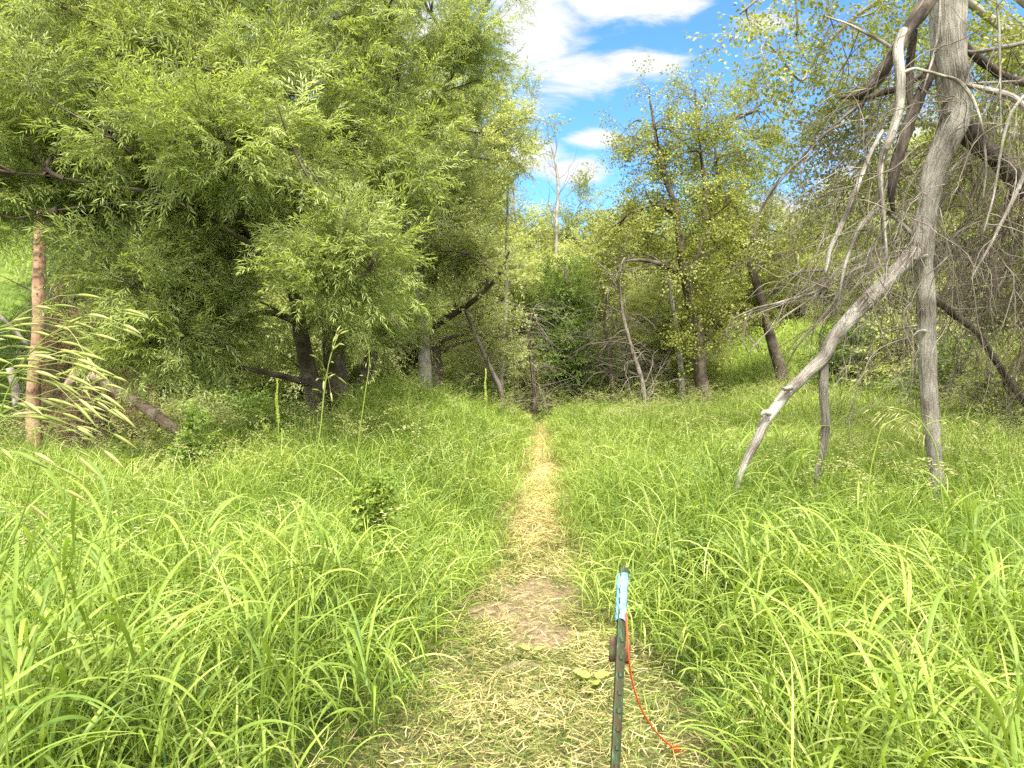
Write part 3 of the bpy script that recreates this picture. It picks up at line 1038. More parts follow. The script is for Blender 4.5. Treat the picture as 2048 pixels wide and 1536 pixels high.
def poplar_f():
    st = [rooted(*stem_px([(1409, 795, 14.5, 30), (1400, 740, 14.5, 26), (1398, 680, 14.5, 24), (1375, 570, 14.6, 22), (1362, 500, 14.6, 17), (1350, 420, 14.7, 13), (1330, 350, 14.8, 10), (1310, 260, 14.9, 6), (1300, 200, 15, 4)]))]
    st.append(stem_px([(1372, 560, 14.6, 13), (1400, 500, 14.7, 10), (1410, 400, 14.8, 8), (1400, 300, 14.9, 6), (1390, 180, 15, 4)]))
    st.append(stem_px([(1370, 555, 14.6, 12), (1330, 530, 14.2, 9), (1270, 520, 13.8, 6), (1240, 525, 13.6, 3)]))
    st.append(stem_px([(1350, 430, 14.7, 9), (1320, 410, 14.5, 7), (1260, 425, 14.3, 4)]))
    bl = [blob_px(1330, 300, 15, 100, 75, 1.3, 2.2), blob_px(1400, 250, 15, 70, 80, 1.0, 1.2), blob_px(1350, 420, 15, 140, 80, 1.5, 2.6), blob_px(1400, 520, 14.8, 120, 90, 1.4, 2.2),
          blob_px(1410, 660, 14.5, 55, 90, 0.7, 1.4), blob_px(1260, 280, 15.2, 45, 50, 0.8, 0.3), blob_px(1370, 190, 15, 60, 40, 0.8, 0.25), blob_px(1250, 480, 14.8, 90, 70, 1.2, 1.3), blob_px(1290, 190, 15, 40, 30, 0.6, 0.1)]
    tree('poplar_tree', 'yellow green poplar with a leafy thick base, right of the path against open sky', 'tree', st, bl, POP, MP, BW, n_limb=26, n_sub=220, n_fine=520, per=3, r_limb=0.018, r_sub=0.009, r_fine=0.005, upw=0.6, scale=(0.8, 1.2))
    st = [rooted(*stem_px([(1562, 745, 16, 24), (1545, 690, 16, 20), (1522, 600, 16, 17), (1492, 510, 16, 14), (1465, 455, 16, 11), (1440, 380, 16, 8), (1430, 300, 16, 5)]))]
    bl = [blob_px(1480, 470, 16.2, 90, 70, 1.3, 1.5), blob_px(1450, 340, 16.2, 70, 90, 1.2, 1.3), blob_px(1560, 560, 16.5, 80, 80, 1.2, 1.4), blob_px(1470, 620, 16.6, 60, 60, 1, .8), blob_px(1510, 250, 16.6, 60, 70, 1, .5)]
    tree('leaning_tree', 'slender leaning trunk tilting left, behind the grassy rise on the right', 'tree', st, bl, BRO, MP, BW, n_limb=14, n_sub=100, n_fine=300, per=3, r_limb=0.016)


poplar_f()


def snag(name, label, pts, ndead, spread, mat=BG, base=True, droop=0.3, L=(0.5, 1.3), group=None):
    """thin nearly leafless stem with dead side branches"""
    P, Rr = stem_px(pts)
    if base:
        P, Rr = rooted(P, Rr)
    root = empty(name, P[0], label, 'tree', group)
    a, b = Acc(), Acc()
    q, r = limb(a, P, Rr, 0.15, 8, 0.012, 0.05)
    twigs_on(b, q, r, ndead, L, droop)
    a.build('trunk', mat, root)
    b.build('branches', BTW, root)


def twigs_on(acc, q, r, n, L, droop, lo=0.15, hi=0.95, az=None, elv=(0.0, 0.9), r0=0.007, nsub=3, k=9, pref=None):
    i = rng.integers(int(len(q) * lo), max(int(len(q) * hi), int(len(q) * lo) + 1), n)
    p = q[i]
    t = rng.uniform(0, 6.28, n) if az is None else rng.normal(az[0], az[1], n)
    e = rng.uniform(*elv, n)
    d = np.stack([np.cos(t) * np.cos(e), np.sin(t) * np.cos(e), np.sin(e)], 1)
    ln = rng.uniform(*L, n)
    w = rng.normal(0, 1, (n, 3)) * 0.5
    P = [p]
    dd = d.copy()
    for s in range(k - 1):
        w = w * 0.8 + rng.normal(0, 0.32, (n, 3))
        dd = norm(dd + np.array([0, 0, -droop / k * 2.2]) + rng.normal(0, 0.16, (n, 3)) + w * 0.22)
        P.append(P[-1] + dd * (ln / (k - 1))[:, None])
    P = np.stack(P, 1)
    rr = (r0 * np.clip(ln / np.mean(L), 0.5, 1.6))[:, None] * np.linspace(1, 0.28, k)[None]
    rr = np.minimum(rr, r[i][:, None] * 0.8)
    tubes(acc, P, rr, 4)
    if nsub:
        m = n * nsub
        a = rng.integers(0, n, m)
        s = rng.integers(2, k - 1, m)
        p2 = P[a, s]
        d2 = norm(norm(P[a, s] - P[a, s - 1]) + rng.normal(0, 0.6, (m, 3)))
        l2 = ln[a] * rng.uniform(0.2, 0.5, m)
        Q = [p2]
        for _ in range(4):
            d2 = norm(d2 + np.array([0, 0, -droop * 0.35]) + rng.normal(0, 0.15, (m, 3)))
            Q.append(Q[-1] + d2 * (l2 / 4)[:, None])
        Q = np.stack(Q, 1)
        tubes(acc, Q, (rr[a, s] * 0.6)[:, None] * np.linspace(1, 0.35, 5)[None], 3)
    return P


snag('dead_young_tree', 'slender bare grey stem leaning left among dead twigs, left of the poplar', [(1287, 775, 13.5, 10), (1265, 700, 13.5, 8), (1248, 640, 13.5, 7), (1240, 580, 13.5, 5), (1238, 540, 13.5, 4), (1250, 515, 13.5, 2)], 70, 1, droop=0.5, mat=BTW)
snag('dead_young_tree', 'thin straight bare trunk just left of the leafy poplar base', [(1364, 772, 15.5, 12), (1360, 720, 15.5, 11), (1350, 640, 15.5, 9), (1338, 560, 15.5, 6), (1335, 500, 15.5, 4)], 36, 1, droop=0.6)
snag('leaning_young_tree', 'bare grey sapling leaning left behind the mound beside the path', [(1000, 780, 13, 11), (975, 725, 13, 9), (948, 660, 13, 8), (925, 600, 13, 6), (918, 540, 13, 5)], 30, 1, droop=0.3, mat=BTW)
snag('bare_young_tree', 'straight pale grey sapling right of the leaning one', [(1003, 760, 15, 9), (1008, 680, 15, 9), (1012, 600, 15, 8), (1014, 480, 15, 6), (1016, 380, 15, 4)], 20, 1, droop=0.2)
snag('dead_young_tree', 'dead brushy stem tangled with twigs beside the dark green bush', [(1068, 775, 15, 10), (1062, 720, 15, 8), (1058, 670, 15, 6), (1066, 620, 15, 3)], 80, 1, droop=0.6, mat=BW)
snag('dead_young_tree', 'dead brown brushy stem right of the dark green bush', [(1225, 765, 15.5, 9), (1218, 700, 15.5, 8), (1208, 640, 15.5, 6), (1215, 590, 15.5, 3)], 90, 1, droop=0.5, mat=BW)
snag('bare_thin_tree', 'tallest thin grey stem showing against the clouds left of the open sky', [(1112, 760, 20, 9), (1113, 600, 20, 8), (1113, 450, 20, 7), (1116, 380, 20, 6), (1112, 330, 20, 5), (1098, 270, 20, 2)], 40, 1, droop=-0.3)

# dark green bush at the far end of the path
_st = [rooted(*stem_px([(1122, 785, 17, 26), (1120, 740, 17, 20), (1128, 660, 17, 14), (1135, 580, 17, 9), (1130, 530, 17, 5)]))]
tree('dark_bush', 'dark green leafy small tree standing at the far end of the path', 'tree', _st,
     [blob_px(1125, 690, 17, 62, 60, 0.8, 2), blob_px(1130, 600, 17, 45, 60, 0.6, 1.1), blob_px(1150, 730, 16.8, 60, 32, 0.8, 1), blob_px(1090, 740, 17, 40, 26, 0.6, .5)], BRO, MD, BW,
     n_limb=12, n_sub=80, n_fine=340, per=3, r_limb=0.02, upw=0.1, soft=1.8)


# generic trees, built once and copied
def proto(name, label, temps, leafm, barkm, H=8.0, wid=2.2, n_fine=700, lo=0.25, seed=1, r0=0.11, loc=(0, 0), scale=(0.8, 1.2), group=None, lean=0.3, nb=6):
    z0 = float(height(loc[0], loc[1])) - 0.1
    b = np.array([loc[0], loc[1], z0])
    st = []
    for s in range(2):
        t = np.linspace(0, 1, 7)
        az = rng.uniform(0, 6.28)
        P = b + np.stack([np.cos(az) * lean * (0.4 + s) * t ** 1.3 + rng.normal(0, 0.1, 7) * t, np.sin(az) * lean * t, t * H * (0.93 - 0.12 * s)], 1)
        st.append((list(P), list(np.linspace(r0, 0.015, 7) * (1 - 0.3 * s))))
    bl = []
    for k in range(nb):
        u = lo + (1 - lo) * (k + 0.5) / nb
        rr = wid * math.sin(math.pi * min(0.95, 0.25 + 0.72 * u)) * rng.uniform(0.65, 1.0)
        az = k * 2.4
        c = b + np.array([math.cos(az) * rr * 0.45, math.sin(az) * rr * 0.45, u * H])
        bl.append((c, (rr * 0.75, rr * 0.75, H * (1 - lo) / nb * rng.uniform(0.8, 1.2)), rr * rr))
    return tree(name, label, 'tree', st, bl, temps, leafm, barkm, group, n_limb=22, n_sub=160, n_fine=n_fine, per=3, r_limb=0.03, r_sub=0.013, r_fine=0.006, scale=scale, twigs=False)


def gpos(px, d):
    x = (px - 1024) / F * d
    return (x, d, float(height(x, d)) - 0.1)


GB = 'pale leafy trees closing the view behind the meadow'
pa = proto('background_tree', 'pale green tree in the gap between the dark forked tree and the dark green bush', BRF, MB, BG, 7.4, 2.6, 620, 0.08, loc=gpos(1010, 20)[:2], group=GB)
pb = proto('background_tree', 'yellow green tree directly behind the dark green bush at the path end', BRF, MP, BG, 6.6, 2.6, 600, 0.05, loc=gpos(1160, 23)[:2], group=GB)
pc = proto('background_tree', 'loose topped tree right behind the poplar trunk', WILF, MB, BW, 6.2, 2.5, 640, 0.05, loc=gpos(1310, 21)[:2], group=GB)
for (src, px, d, rz, s, sz, lab) in [
        (pa, 930, 23, 2.0, 1.0, 1.05, 'pale tree behind the leaning bare sapling'),
        (pc, 1080, 26, 1.0, 1.1, 1.05, 'rounded pale tree far behind the straight grey sapling'),
        (pb, 1250, 27, 4.0, 1.1, 0.92, 'low yellow green tree under the lowest small cloud'),
        (pa, 1400, 27, 3.0, 1.0, 0.80, 'pale tree filling the space behind the leafy poplar base'),
        (pc, 1500, 28, 5.0, 1.0, 0.80, 'willowy tree behind the slender leaning trunk'),
        (pb, 1600, 27, 0.7, 1.0, 0.72, 'bushy yellow green tree left of the long broken limb, beyond the rise'),
        (pa, 1690, 26, 1.3, 1.0, 0.80, 'pale tree seen between the two props of the dead tree'),
        (pc, 1790, 20, 2.2, 0.95, 0.85, 'willowy tree seen just left of the dead trunk'),
        (pb, 1900, 22, 3.3, 1.05, 0.95, 'yellow green tree behind the dead trunk'),
        (pa, 2000, 19, 4.2, 1.0, 0.9, 'pale tree at the right edge behind hanging dead twigs'),
        (pc, 2120, 17, 5.5, 1.1, 1.1, 'willowy tree partly cut by the right edge of the frame'),
        (pb, 840, 21, 0.3, 1.0, 1.1, 'yellow green tree behind the pale grey trunk'),
        (pa, 740, 19, 1.7, 1.0, 1.2, 'pale tree showing through the right side of the big willow'),
        (pc, 610, 20, 2.9, 1.1, 1.25, 'willowy tree directly behind the big willow trunks'),
        (pb, 470, 21, 4.4, 1.1, 1.2, 'yellow green tree behind the left half of the big willow'),
        (pa, 965, 17.5, 2.6, 0.72, 0.62, 'low pale tree right behind the leaning bare sapling'),
        (pc, 1050, 19, 0.4, 0.8, 0.66, 'low willowy tree left of the dark green bush'),
        (pa, 1215, 19.5, 1.1, 0.8, 0.70, 'low pale tree right of the dark green bush, below the small clouds'),
        (pc, 1320, 18, 4.9, 0.75, 0.62, 'low willowy tree between the leaning dead sapling and the poplar'),
        (pa, 1830, 24, 0.9, 1.0, 0.92, 'pale tree far behind the dead trunk')]:
    copy_tree(src, gpos(px, d), rz, (s, sz), lab)

# shrubs under the trees
GS = 'leafy shrubs under the trees'


def shrub(label, px, d, wpx, hpx, mat, temps, n=260, tone0=0.0):
    x, y, z = gpos(px, d)
    w, h = wpx * d / F, hpx * d / F
    st = []
    for s in range(5):
        az = s * 1.26
        P = [np.array([x + 0.05 * math.cos(az), y + 0.05 * math.sin(az), z]), np.array([x + 0.35 * w * math.cos(az), y + 0.35 * w * math.sin(az), z + h * 0.45]), np.array([x + 0.6 * w * math.cos(az), y + 0.6 * w * math.sin(az), z + h * 0.85])]
        st.append((P, [0.02, 0.013, 0.005]))
    return tree('shrub', label, 'shrub', st, [((x, y, z + h * 0.52), (w * .9, w * 0.9, h * 0.5), 1), ((x - w * .4, y, z + h * 0.3), (w * .6, w * 0.6, h * 0.3), .5), ((x + w * .45, y, z + h * .4), (w * .6, w * .6, h * .35), .5)],
                temps, mat, BW, GS, n_limb=12, n_sub=50, n_fine=n, per=3, r_limb=0.012, r_sub=0.007, r_fine=0.004, twigs=False, tone0=tone0, nseg=6)


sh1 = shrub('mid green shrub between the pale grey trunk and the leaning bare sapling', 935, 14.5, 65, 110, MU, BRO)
sh2 = shrub('pale shrub at the foot of the straight grey sapling', 1030, 16.5, 60, 130, MB, BRO)
for (src, px, d, rz, s, sz, lab) in [(sh1, 1190, 18.5, 1, 1.1, 1.1, 'dark shrub just right of the dark green bush'), (sh2, 1300, 18, 2, 1.1, 1.1, 'pale shrub behind the leaning dead sapling'),
                                     (sh1, 1350, 19, 3, 1.3, 1.0, 'dark shrub behind the thin trunk left of the poplar'), (sh1, 1470, 27, 4, 1.5, 1.25, 'dark shrub between the poplar base and the leaning trunk'),
                                     (sh2, 1640, 26, 5, 1.5, 1.0, 'pale shrub on the rise left of the long broken limb'), (sh1, 1730, 15, 6, 1.2, 1.2, 'shrub seen between the props of the dead tree'),
                                     (sh2, 1830, 14, 1.5, 1.2, 1.1, 'pale shrub right behind the dead trunk'), (sh1, 1960, 12, 2.5, 1.2, 1.2, 'dark shrub at the right edge beyond the dead tree'),
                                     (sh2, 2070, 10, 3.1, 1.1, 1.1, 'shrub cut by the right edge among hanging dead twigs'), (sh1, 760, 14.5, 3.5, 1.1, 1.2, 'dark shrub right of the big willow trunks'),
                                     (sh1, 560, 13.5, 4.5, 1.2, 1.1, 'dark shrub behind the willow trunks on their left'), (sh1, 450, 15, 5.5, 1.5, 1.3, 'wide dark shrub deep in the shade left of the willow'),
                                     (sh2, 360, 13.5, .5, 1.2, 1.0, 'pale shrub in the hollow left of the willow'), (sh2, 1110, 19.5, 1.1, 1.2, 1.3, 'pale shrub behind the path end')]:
    copy_tree(src, gpos(px, d), rz, (s, sz), lab)


# ------------------------------------------------------------------ conifers at the left
def spruce(label, px, d, H, wb, mat, n=900, loc=None, brown=False, bare=0.12):
    x, y, z = gpos(px, d)
    root = empty('spruce_tree', (x, y, z), label, 'tree', 'spruces on the left')
    ta, ba, la = Acc(), Acc(), Acc()
    tw = np.linspace(0, 1, 8)
    P = np.stack([x + 0.15 * np.sin(tw * 3), y + 0 * tw, z + tw * H], 1)
    limb(ta, P, np.linspace(0.15, 0.02, 8), 0.3, 8, 0.01, 0.05)
    u = rng.uniform(0, 1, n) ** 1.3 * (1 - bare) + bare
    az = rng.uniform(0, 6.28, n)
    Lb = wb * (1.02 - u) ** 0.8 * rng.uniform(0.6, 1.1, n) + 0.15
    k = 6
    t = np.linspace(0, 1, k)[None, :]
    rx = np.cos(az)[:, None] * Lb[:, None] * t
    ry = np.sin(az)[:, None] * Lb[:, None] * t
    rz_ = (z + u * H)[:, None] + Lb[:, None] * (0.10 * t - 0.55 * t ** 1.8)
    Pb = np.stack([x + rx, y + ry, rz_], -1)
    tubes(ba, Pb, np.full((n, 1), 0.011) * np.linspace(1, 0.25, k)[None], 3)
    pos, dr = [], []
    tt = norm(np.gradient(Pb, axis=1))
    for q in (2, 3, 4, 5):
        pos.append(Pb[:, q])
        dr.append(tt[:, q] + rng.normal(0, 0.25, (n, 3)) + np.array([0, 0, -0.35]))
    pos, dr = np.concatenate(pos), np.concatenate(dr)
    place_sprays(la, None, NEE, pos, dr, rng.uniform(0.9, 1.4, len(pos)))
    ta.build('trunk', BW, root)
    ba.build('branches', BTW if brown else BW, root)
    la.build('crown', mat, root, smooth=False)
    return root


spruce('dark spruce rising behind the willow left of the orange pine trunk', -70, 16, 15, 2.4, MN, 700, bare=0.42)
s1 = spruce('dark spruce with drooping boughs right of the orange pine trunk', 225, 15.5, 13, 2.0, MN, 800, bare=0.05)
spruce('brown half dead spruce with hanging brown needles beside the orange pine trunk', 190, 13.2, 4.2, 1.5, MNB, 260, brown=True, bare=0.15)
copy_tree(s1, gpos(370, 19), 2.2, (1.1, 1.15), 'tall dark spruce behind the middle of the willow crown')
copy_tree(s1, gpos(100, 27), 4.1, (1.1, 1.0), 'far spruce at the top of the bright grassy slope')
copy_tree(s1, gpos(-60, 26), 5.1, (1.2, 1.1), 'spruce at the left edge above the grassy slope')
copy_tree(s1, gpos(180, 29), 0.7, (1.1, 0.95), 'spruce far up the slope right of the orange pine trunk')
copy_tree(s1, gpos(280, 26), 1.7, (1.1, 0.9), 'spruce beyond the hollow behind the willow boughs')
copy_tree(s1, gpos(20, 31), 2.9, (1.2, 0.8), 'most distant spruce over the grassy slope')


def pine():
    P, Rr = rooted(*stem_px([(68, 755, 12, 25), (76, 680, 12, 24), (78, 560, 12, 23), (80, 450, 12, 21), (82, 380, 12, 21), (90, 200, 12, 18), (98, 60, 12, 15), (104, -100, 12, 12), (108, -300, 12, 8)]), 1.15)
    root = empty('pine_tree', P[0], 'orange barked straight pine trunk with short dead side branches at the left', 'tree')
    a, b, c = Acc(), Acc(), Acc()
    q, r = limb(a, P, Rr, 0.12, 16, 0.004, 0.015)
    for (x0, y0, x1, y1, x2, y2) in ((92, 450, 112, 447, 128, 440), (90, 470, 112, 462, 135, 445), (88, 492, 105, 482, 128, 475), (76, 590, 30, 565, -10, 545), (86, 640, 105, 635, 100, 622)):
        e = Acc()
        limb(e, [at(x0, y0, 12), at(x1, y1, 11.9), at(x2, y2, 11.8)], [0.013, 0.009, 0.004], 0.06, 6, 0.006)
        e.build('dead_branch', BDD, root)
    twigs_on(b, q, r, 60, (0.3, 0.9), 0.2, lo=0.45, hi=0.98, r0=0.008)
    for _ in range(26):   # branch-stub scars
        i = rng.integers(5, len(q) - 30)
        az = rng.uniform(3.3, 6.1)
        d = np.array([math.cos(az), math.sin(az), 0.1])
        limb(b, [q[i] + d * r[i] * 0.8, q[i] + d * (r[i] + 0.02)], [0.014, 0.009], 0.01, 6)
    bl = [(np.array(at(100, -350, 12)), (1.7, 1.7, 1.6), 1), (np.array(at(30, -80, 12)), (0.9, 0.9, 0.7), 0.3), (np.array(at(200, -60, 12)), (0.8, 0.8, 0.6), 0.3)]
    T = blob_points(bl, 420)
    i = attach(q, norm(np.gradient(q, axis=0)), T, 0.1, 0.2)
    Pb = bez(q[i], norm(np.gradient(q, axis=0))[i] * 0.2, T, 6)
    tubes(b, Pb, np.full((len(T), 1), 0.012) * np.linspace(1, 0.3, 6)[None], 4)
    place_sprays(c, None, NEE, np.concatenate([T, Pb[:, 4], Pb[:, 3]]), rng.normal(0, 1, (len(T) * 3, 3)) + np.array([0, 0, .3]), rng.uniform(0.9, 1.4, len(T) * 3))
    a.build('trunk', BP, root)
    b.build('branches', BDD, root)
    c.build('crown', MN, root, smooth=False)


pine()
snag('dead_young_tree', 'small whitish dead sapling with arched twigs right of the orange pine trunk', [(144, 610, 13, 5), (143, 560, 13, 5), (142, 520, 13, 5), (141, 500, 13, 4), (130, 498, 13, 3)], 14, 1, droop=1.2, L=(0.3, 0.6))


def log(label, pts, mat, group='fallen logs in the hollow'):
    P, Rr = stem_px(pts)
    a = Acc()
    q, r = limb(a, P, Rr, 0.08, 14, 0.006, 0.03)
    d = norm(q[0] - q[1])
    tubes(a, np.array([q[0], q[0] + d * 0.02, q[0] + d * 0.021]), np.array([r[0], r[0] * 0.9, 0.001]), 14)
    o = a.build('fallen_log', mat, origin=P[0])
    tag(o, label, 'log', group)


log('long orange brown log lying down the hollow towards the meadow', [(185, 752, 12.2, 18), (230, 780, 11.5, 20), (290, 815, 10.6, 22), (340, 850, 9.9, 22), (400, 885, 9.3, 20)], BL)
log('thick broken trunk leaning up out of the hollow right of the pine', [(140, 772, 11.8, 24), (160, 745, 11.7, 26), (178, 716, 11.6, 24), (195, 690, 11.5, 20)], BL)
log('whitish fallen pole crossing the left edge above the seed heads', [(-60, 590, 11, 9), (0, 634, 11.2, 9), (55, 690, 11.4, 8)], BD)
log('short pale upright log piece left of the pine base', [(20, 740, 10.6, 15), (30, 775, 10.6, 16), (35, 812, 10.6, 14)], BD)


# ------------------------------------------------------------------ the dead tree on the right
def dead_tree():
    D = 5.8
    MT = [(1897, -260, D + .1, 74), (1897, -60, D, 68), (1897, 0, D, 65), (1897, 85, D, 62), (1904, 154, D, 60), (1911, 205, D, 58), (1906, 250, D, 56), (1890, 290, D, 48), (1868, 342, D, 41), (1857, 410, D, 39), (1848, 460, D, 42), (1842, 500, D, 46), (1843, 530, D, 40), (1849, 560, D, 35), (1852, 604, D, 36), (1853, 655, D, 34), (1855, 723, D, 34), (1858, 792, D, 32), (1863, 860, D, 29), (1871, 928, D, 27), (1877, 985, D, 27)]
    P, Rr = stem_px(MT[::-1])
    P, Rr = rooted(P, Rr, 1.1)
    root = empty('dead_tree', P[0], 'weathered grey dead tree propped on leaning broken limbs at the right', 'tree')
    ta = Acc()
    q, r = limb(ta, P, Rr, 0.035, 22, 0.0, 0.022)
    # knots and stubs
    for (x, y, w) in ((1823, 523, 9), (1845, 517, 9), (1893, 205, 7), (1916, 108, 6), (1896, 230, 5)):
        p = at(x, y, D - 0.07)
        limb(ta, [p + np.array([0, 0.05, 0]), p + np.array([0, -0.02, 0.01]), p + np.array([0.01, -0.045, 0.015])], [w * D / F * 0.6, w * D / F * 0.55, w * D / F * 0.4], 0.01, 10, 0.001, 0.06)
    limb(ta, [at(1850, 662, D - .05), at(1838, 662, D - .08), at(1826, 672, D - .1)], [0.016, 0.010, 0.004], 0.02, 8)
    ta.build('trunk', BD, root)

    def br(pts, mat=BD, nseg=14, step=0.04, wob=0.003, lump=0.03, name='limb'):
        a = Acc()
        P_, R_ = stem_px(pts)
        q_, r_ = limb(a, P_, R_, step, nseg, wob, lump)
        a.build(name, mat, root)
        return q_, r_

    hold = []
    # long broken limb leaning to the ground on the left
    a = Acc()
    P_, R_ = stem_px([(1846, 490, D, 30), (1808, 529, D - .05, 31), (1760, 576, D - .1, 30), (1709, 628, D - .18, 29), (1668, 676, D - .25, 28), (1644, 718, D - .3, 26), (1610, 751, D - .33, 22), (1576, 785, D - .36, 23), (1545, 823, D - .4, 21), (1528, 848, D - .42, 19), (1512, 884, D - .44, 17), (1492, 922, D - .46, 15), (1478, 960, D - .48, 12), (1474, 985, D - .48, 10)])
    hold.append(limb(a, P_, R_, 0.035, 16, 0.003, 0.03))
    limb(a, [at(1583, 775, D - .42), at(1568, 778, D - .45), at(1562, 774, D - .47)], [0.022, 0.014, 0.006], 0.02, 8)
    limb(a, [at(1540, 826, D - .46), at(1525, 826, D - .48), at(1524, 834, D - .48)], [0.026, 0.016, 0.008], 0.02, 8)
    a.build('leaning_limb', BD, root)
    hold.append(br([(1648, 710, D - .3, 18), (1648, 740, D - .3, 18), (1647, 792, D - .3, 19), (1651, 843, D - .28, 18), (1647, 894, D - .28, 15), (1637, 935, D - .26, 11), (1632, 965, D - .26, 8)], name='prop_limb'))
    hold.append(br([(1858, 594, D, 22), (1876, 603, D + .1, 15), (1911, 631, D + .3, 14), (1955, 665, D + .5, 13), (1989, 717, D + .65, 13), (2020, 764, D + .8, 13), (2050, 806, D + .9, 12), (2100, 870, D + 1, 10)], BDD, name='right_limb'))
    # second stem, dark above, bleached below
    hold.append(br([(1880, -120, D - .1, 36), (1856, 0, D - .15, 31), (1829, 41, D - .2, 28), (1808, 72, D - .25, 24), (1796, 100, D - .28, 21)], BDD, 12, lump=0.07, name='dark_limb'))
    hold.append(br([(1808, 62, D - .26, 17), (1796, 95, D - .3, 19), (1801, 154, D - .32, 18), (1798, 222, D - .35, 17), (1784, 267, D - .38, 16), (1767, 308, D - .4, 14), (1760, 359, D - .42, 12), (1765, 410, D - .42, 10), (1770, 479, D - .42, 9), (1774, 545, D - .42, 6)], BD, name='bleached_limb'))
    hold.append(br([(1828, 60, D - .05, 14), (1821, 120, D, 15), (1819, 180, D, 14), (1822, 230, D, 10)], BDD, 10, name='dark_limb'))
    hold.append(br([(1872, 120, D + .05, 22), (1856, 155, D, 23), (1839, 191, D, 23), (1818, 245, D - .02, 23), (1803, 295, D - .04, 22), (1788, 342, D - .05, 22), (1783, 393, D - .05, 14), (1786, 425, D - .05, 6)], BDD, 12, lump=0.09, name='dark_limb'))
    hold.append(br([(1790, 105, D - .2, 18), (1770, 135, D - .15, 24), (1752, 162, D - .1, 22), (1736, 181, D - .08, 16), (1710, 193, D, 9), (1688, 195, D, 6), (1671, 195, D, 2)], BDD, 10, lump=0.10, name='dark_limb'))
    hold.append(br([(1845, 150, D + .1, 9), (1800, 176, D + .1, 12), (1760, 186, D + .05, 12), (1725, 197, D, 9), (1705, 190, D, 5)], BDD, 10, name='dark_limb'))
    hold.append(br([(1925, 165, D - .05, 12), (1938, 171, D - .12, 9), (1982, 181, D - .2, 11), (2027, 195, D - .3, 13), (2060, 225, D - .35, 12), (2120, 270, D - .4, 9)], BD, name='bleached_limb'))
    hold.append(br([(1806, 146, D - .33, 7), (1825, 138, D - .34, 6), (1850, 142, D - .3, 6), (1880, 151, D - .25, 7), (1914, 161, D - .22, 7), (1941, 191, D - .25, 7), (1958, 232, D - .28, 6), (1969, 291, D - .3, 5), (1972, 345, D - .3, 4), (1966, 400, D - .3, 3)], BD, 8, name='bleached_limb'))
    hold.append(br([(1905, 230, D + .1, 44), (1931, 262, D + .15, 42), (1960, 290, D + .2, 38), (2005, 328, D + .3, 36), (2050, 378, D + .4, 36), (2120, 440, D + .5, 34), (2190, 520, D + .6, 30)], BDD, 14, lump=0.05, name='heavy_limb'))
    hold.append(br([(1925, 85, D + .1, 14), (1938, 100, D + .15, 17), (1975, 130, D + .2, 18), (2000, 148, D + .25, 16), (2060, 170, D + .3, 14)], BDD, 12, lump=0.07, name='dark_limb'))
    hold.append(br([(1926, 103, D, 7), (1950, 104, D - .1, 8), (1982, 99, D - .15, 8), (2048, 85, D - .2, 9), (2110, 70, D - .2, 9)], BD, 10, name='bleached_limb'))
    hold.append(br([(1940, 167, D + .1, 5), (1980, 165, D, 5), (2050, 163, D, 5)], BD, 8, name='bleached_limb'))
    hold.append(br([(1785, 95, D - .2, 7), (1740, 70, D - .2, 6), (1700, 50, D - .2, 5), (1650, 32, D - .2, 3)], BD, 8, name='thin_limb'))
    hold.append(br([(1735, 198, D, 7), (1695, 228, D - .1, 6), (1634, 284, D - .15, 5), (1589, 332, D - .2, 5), (1555, 369, D - .2, 4), (1522, 420, D - .2, 4), (1505, 479, D - .2, 2.5)], BDD, 8, name='thin_limb'))
    hold.append(br([(1765, 262, D - .2, 7), (1745, 300, D - .3, 8), (1733, 328, D - .3, 9), (1709, 386, D - .35, 10), (1678, 461, D - .4, 10), (1660, 500, D - .4, 9), (1651, 548, D - .4, 6)], BD, 10, name='thin_limb'))
    hold.append(br([(1757, 417, D - .4, 7), (1719, 458, D - .45, 8), (1697, 510, D - .45, 7), (1680, 580, D - .45, 5), (1675, 622, D - .45, 3)], BD, 8, name='thin_limb'))
    hold.append(br([(1880, 0, D - .1, 5), (1872, 90, D - .1, 5), (1855, 150, D - .2, 4), (1840, 200, D - .2, 3)], BD, 8, name='thin_limb'))
    hold.append(br([(1775, 425, D, 8), (1800, 445, D + .02, 9), (1826, 472, D + .02, 8)], BD, 8, name='thin_limb'))
    hold.append(br([(1990, -60, D - .3, 5), (1998, 60, D - .3, 5), (2000, 150, D - .32, 4), (2002, 260, D - .32, 3)], BD, 8, name='thin_limb'))
    hold.append(br([(2060, 180, D - .5, 7), (2030, 215, D - .5, 6), (2008, 270, D - .5, 6), (2000, 320, D - .5, 5), (1985, 400, D - .5, 4), (1965, 470, D - .5, 3)], BD, 8, name='thin_limb'))
    hold.append(br([(2070, 300, D - .3, 10), (2040, 370, D - .3, 9), (2010, 430, D - .35, 7), (1980, 490, D - .4, 5), (1940, 560, D - .4, 3)], BD, 8, name='thin_limb'))
    # twigs hanging from everything
    b = Acc()
    W_ = math.pi
    thin = hold[15:] if len(hold) > 15 else hold
    for (q_, r_) in hold[3:]:
        twigs_on(b, q_, r_, 7, (0.4, 1.3), 0.9, 0.15, 0.98, elv=(-0.9, 0.4), r0=0.0038, nsub=4, k=13)
    # curved limb tips drooping out to the left, centre of the picture's right third
    src = np.concatenate([hold[9 + 1][0], hold[14 + 1][0]])
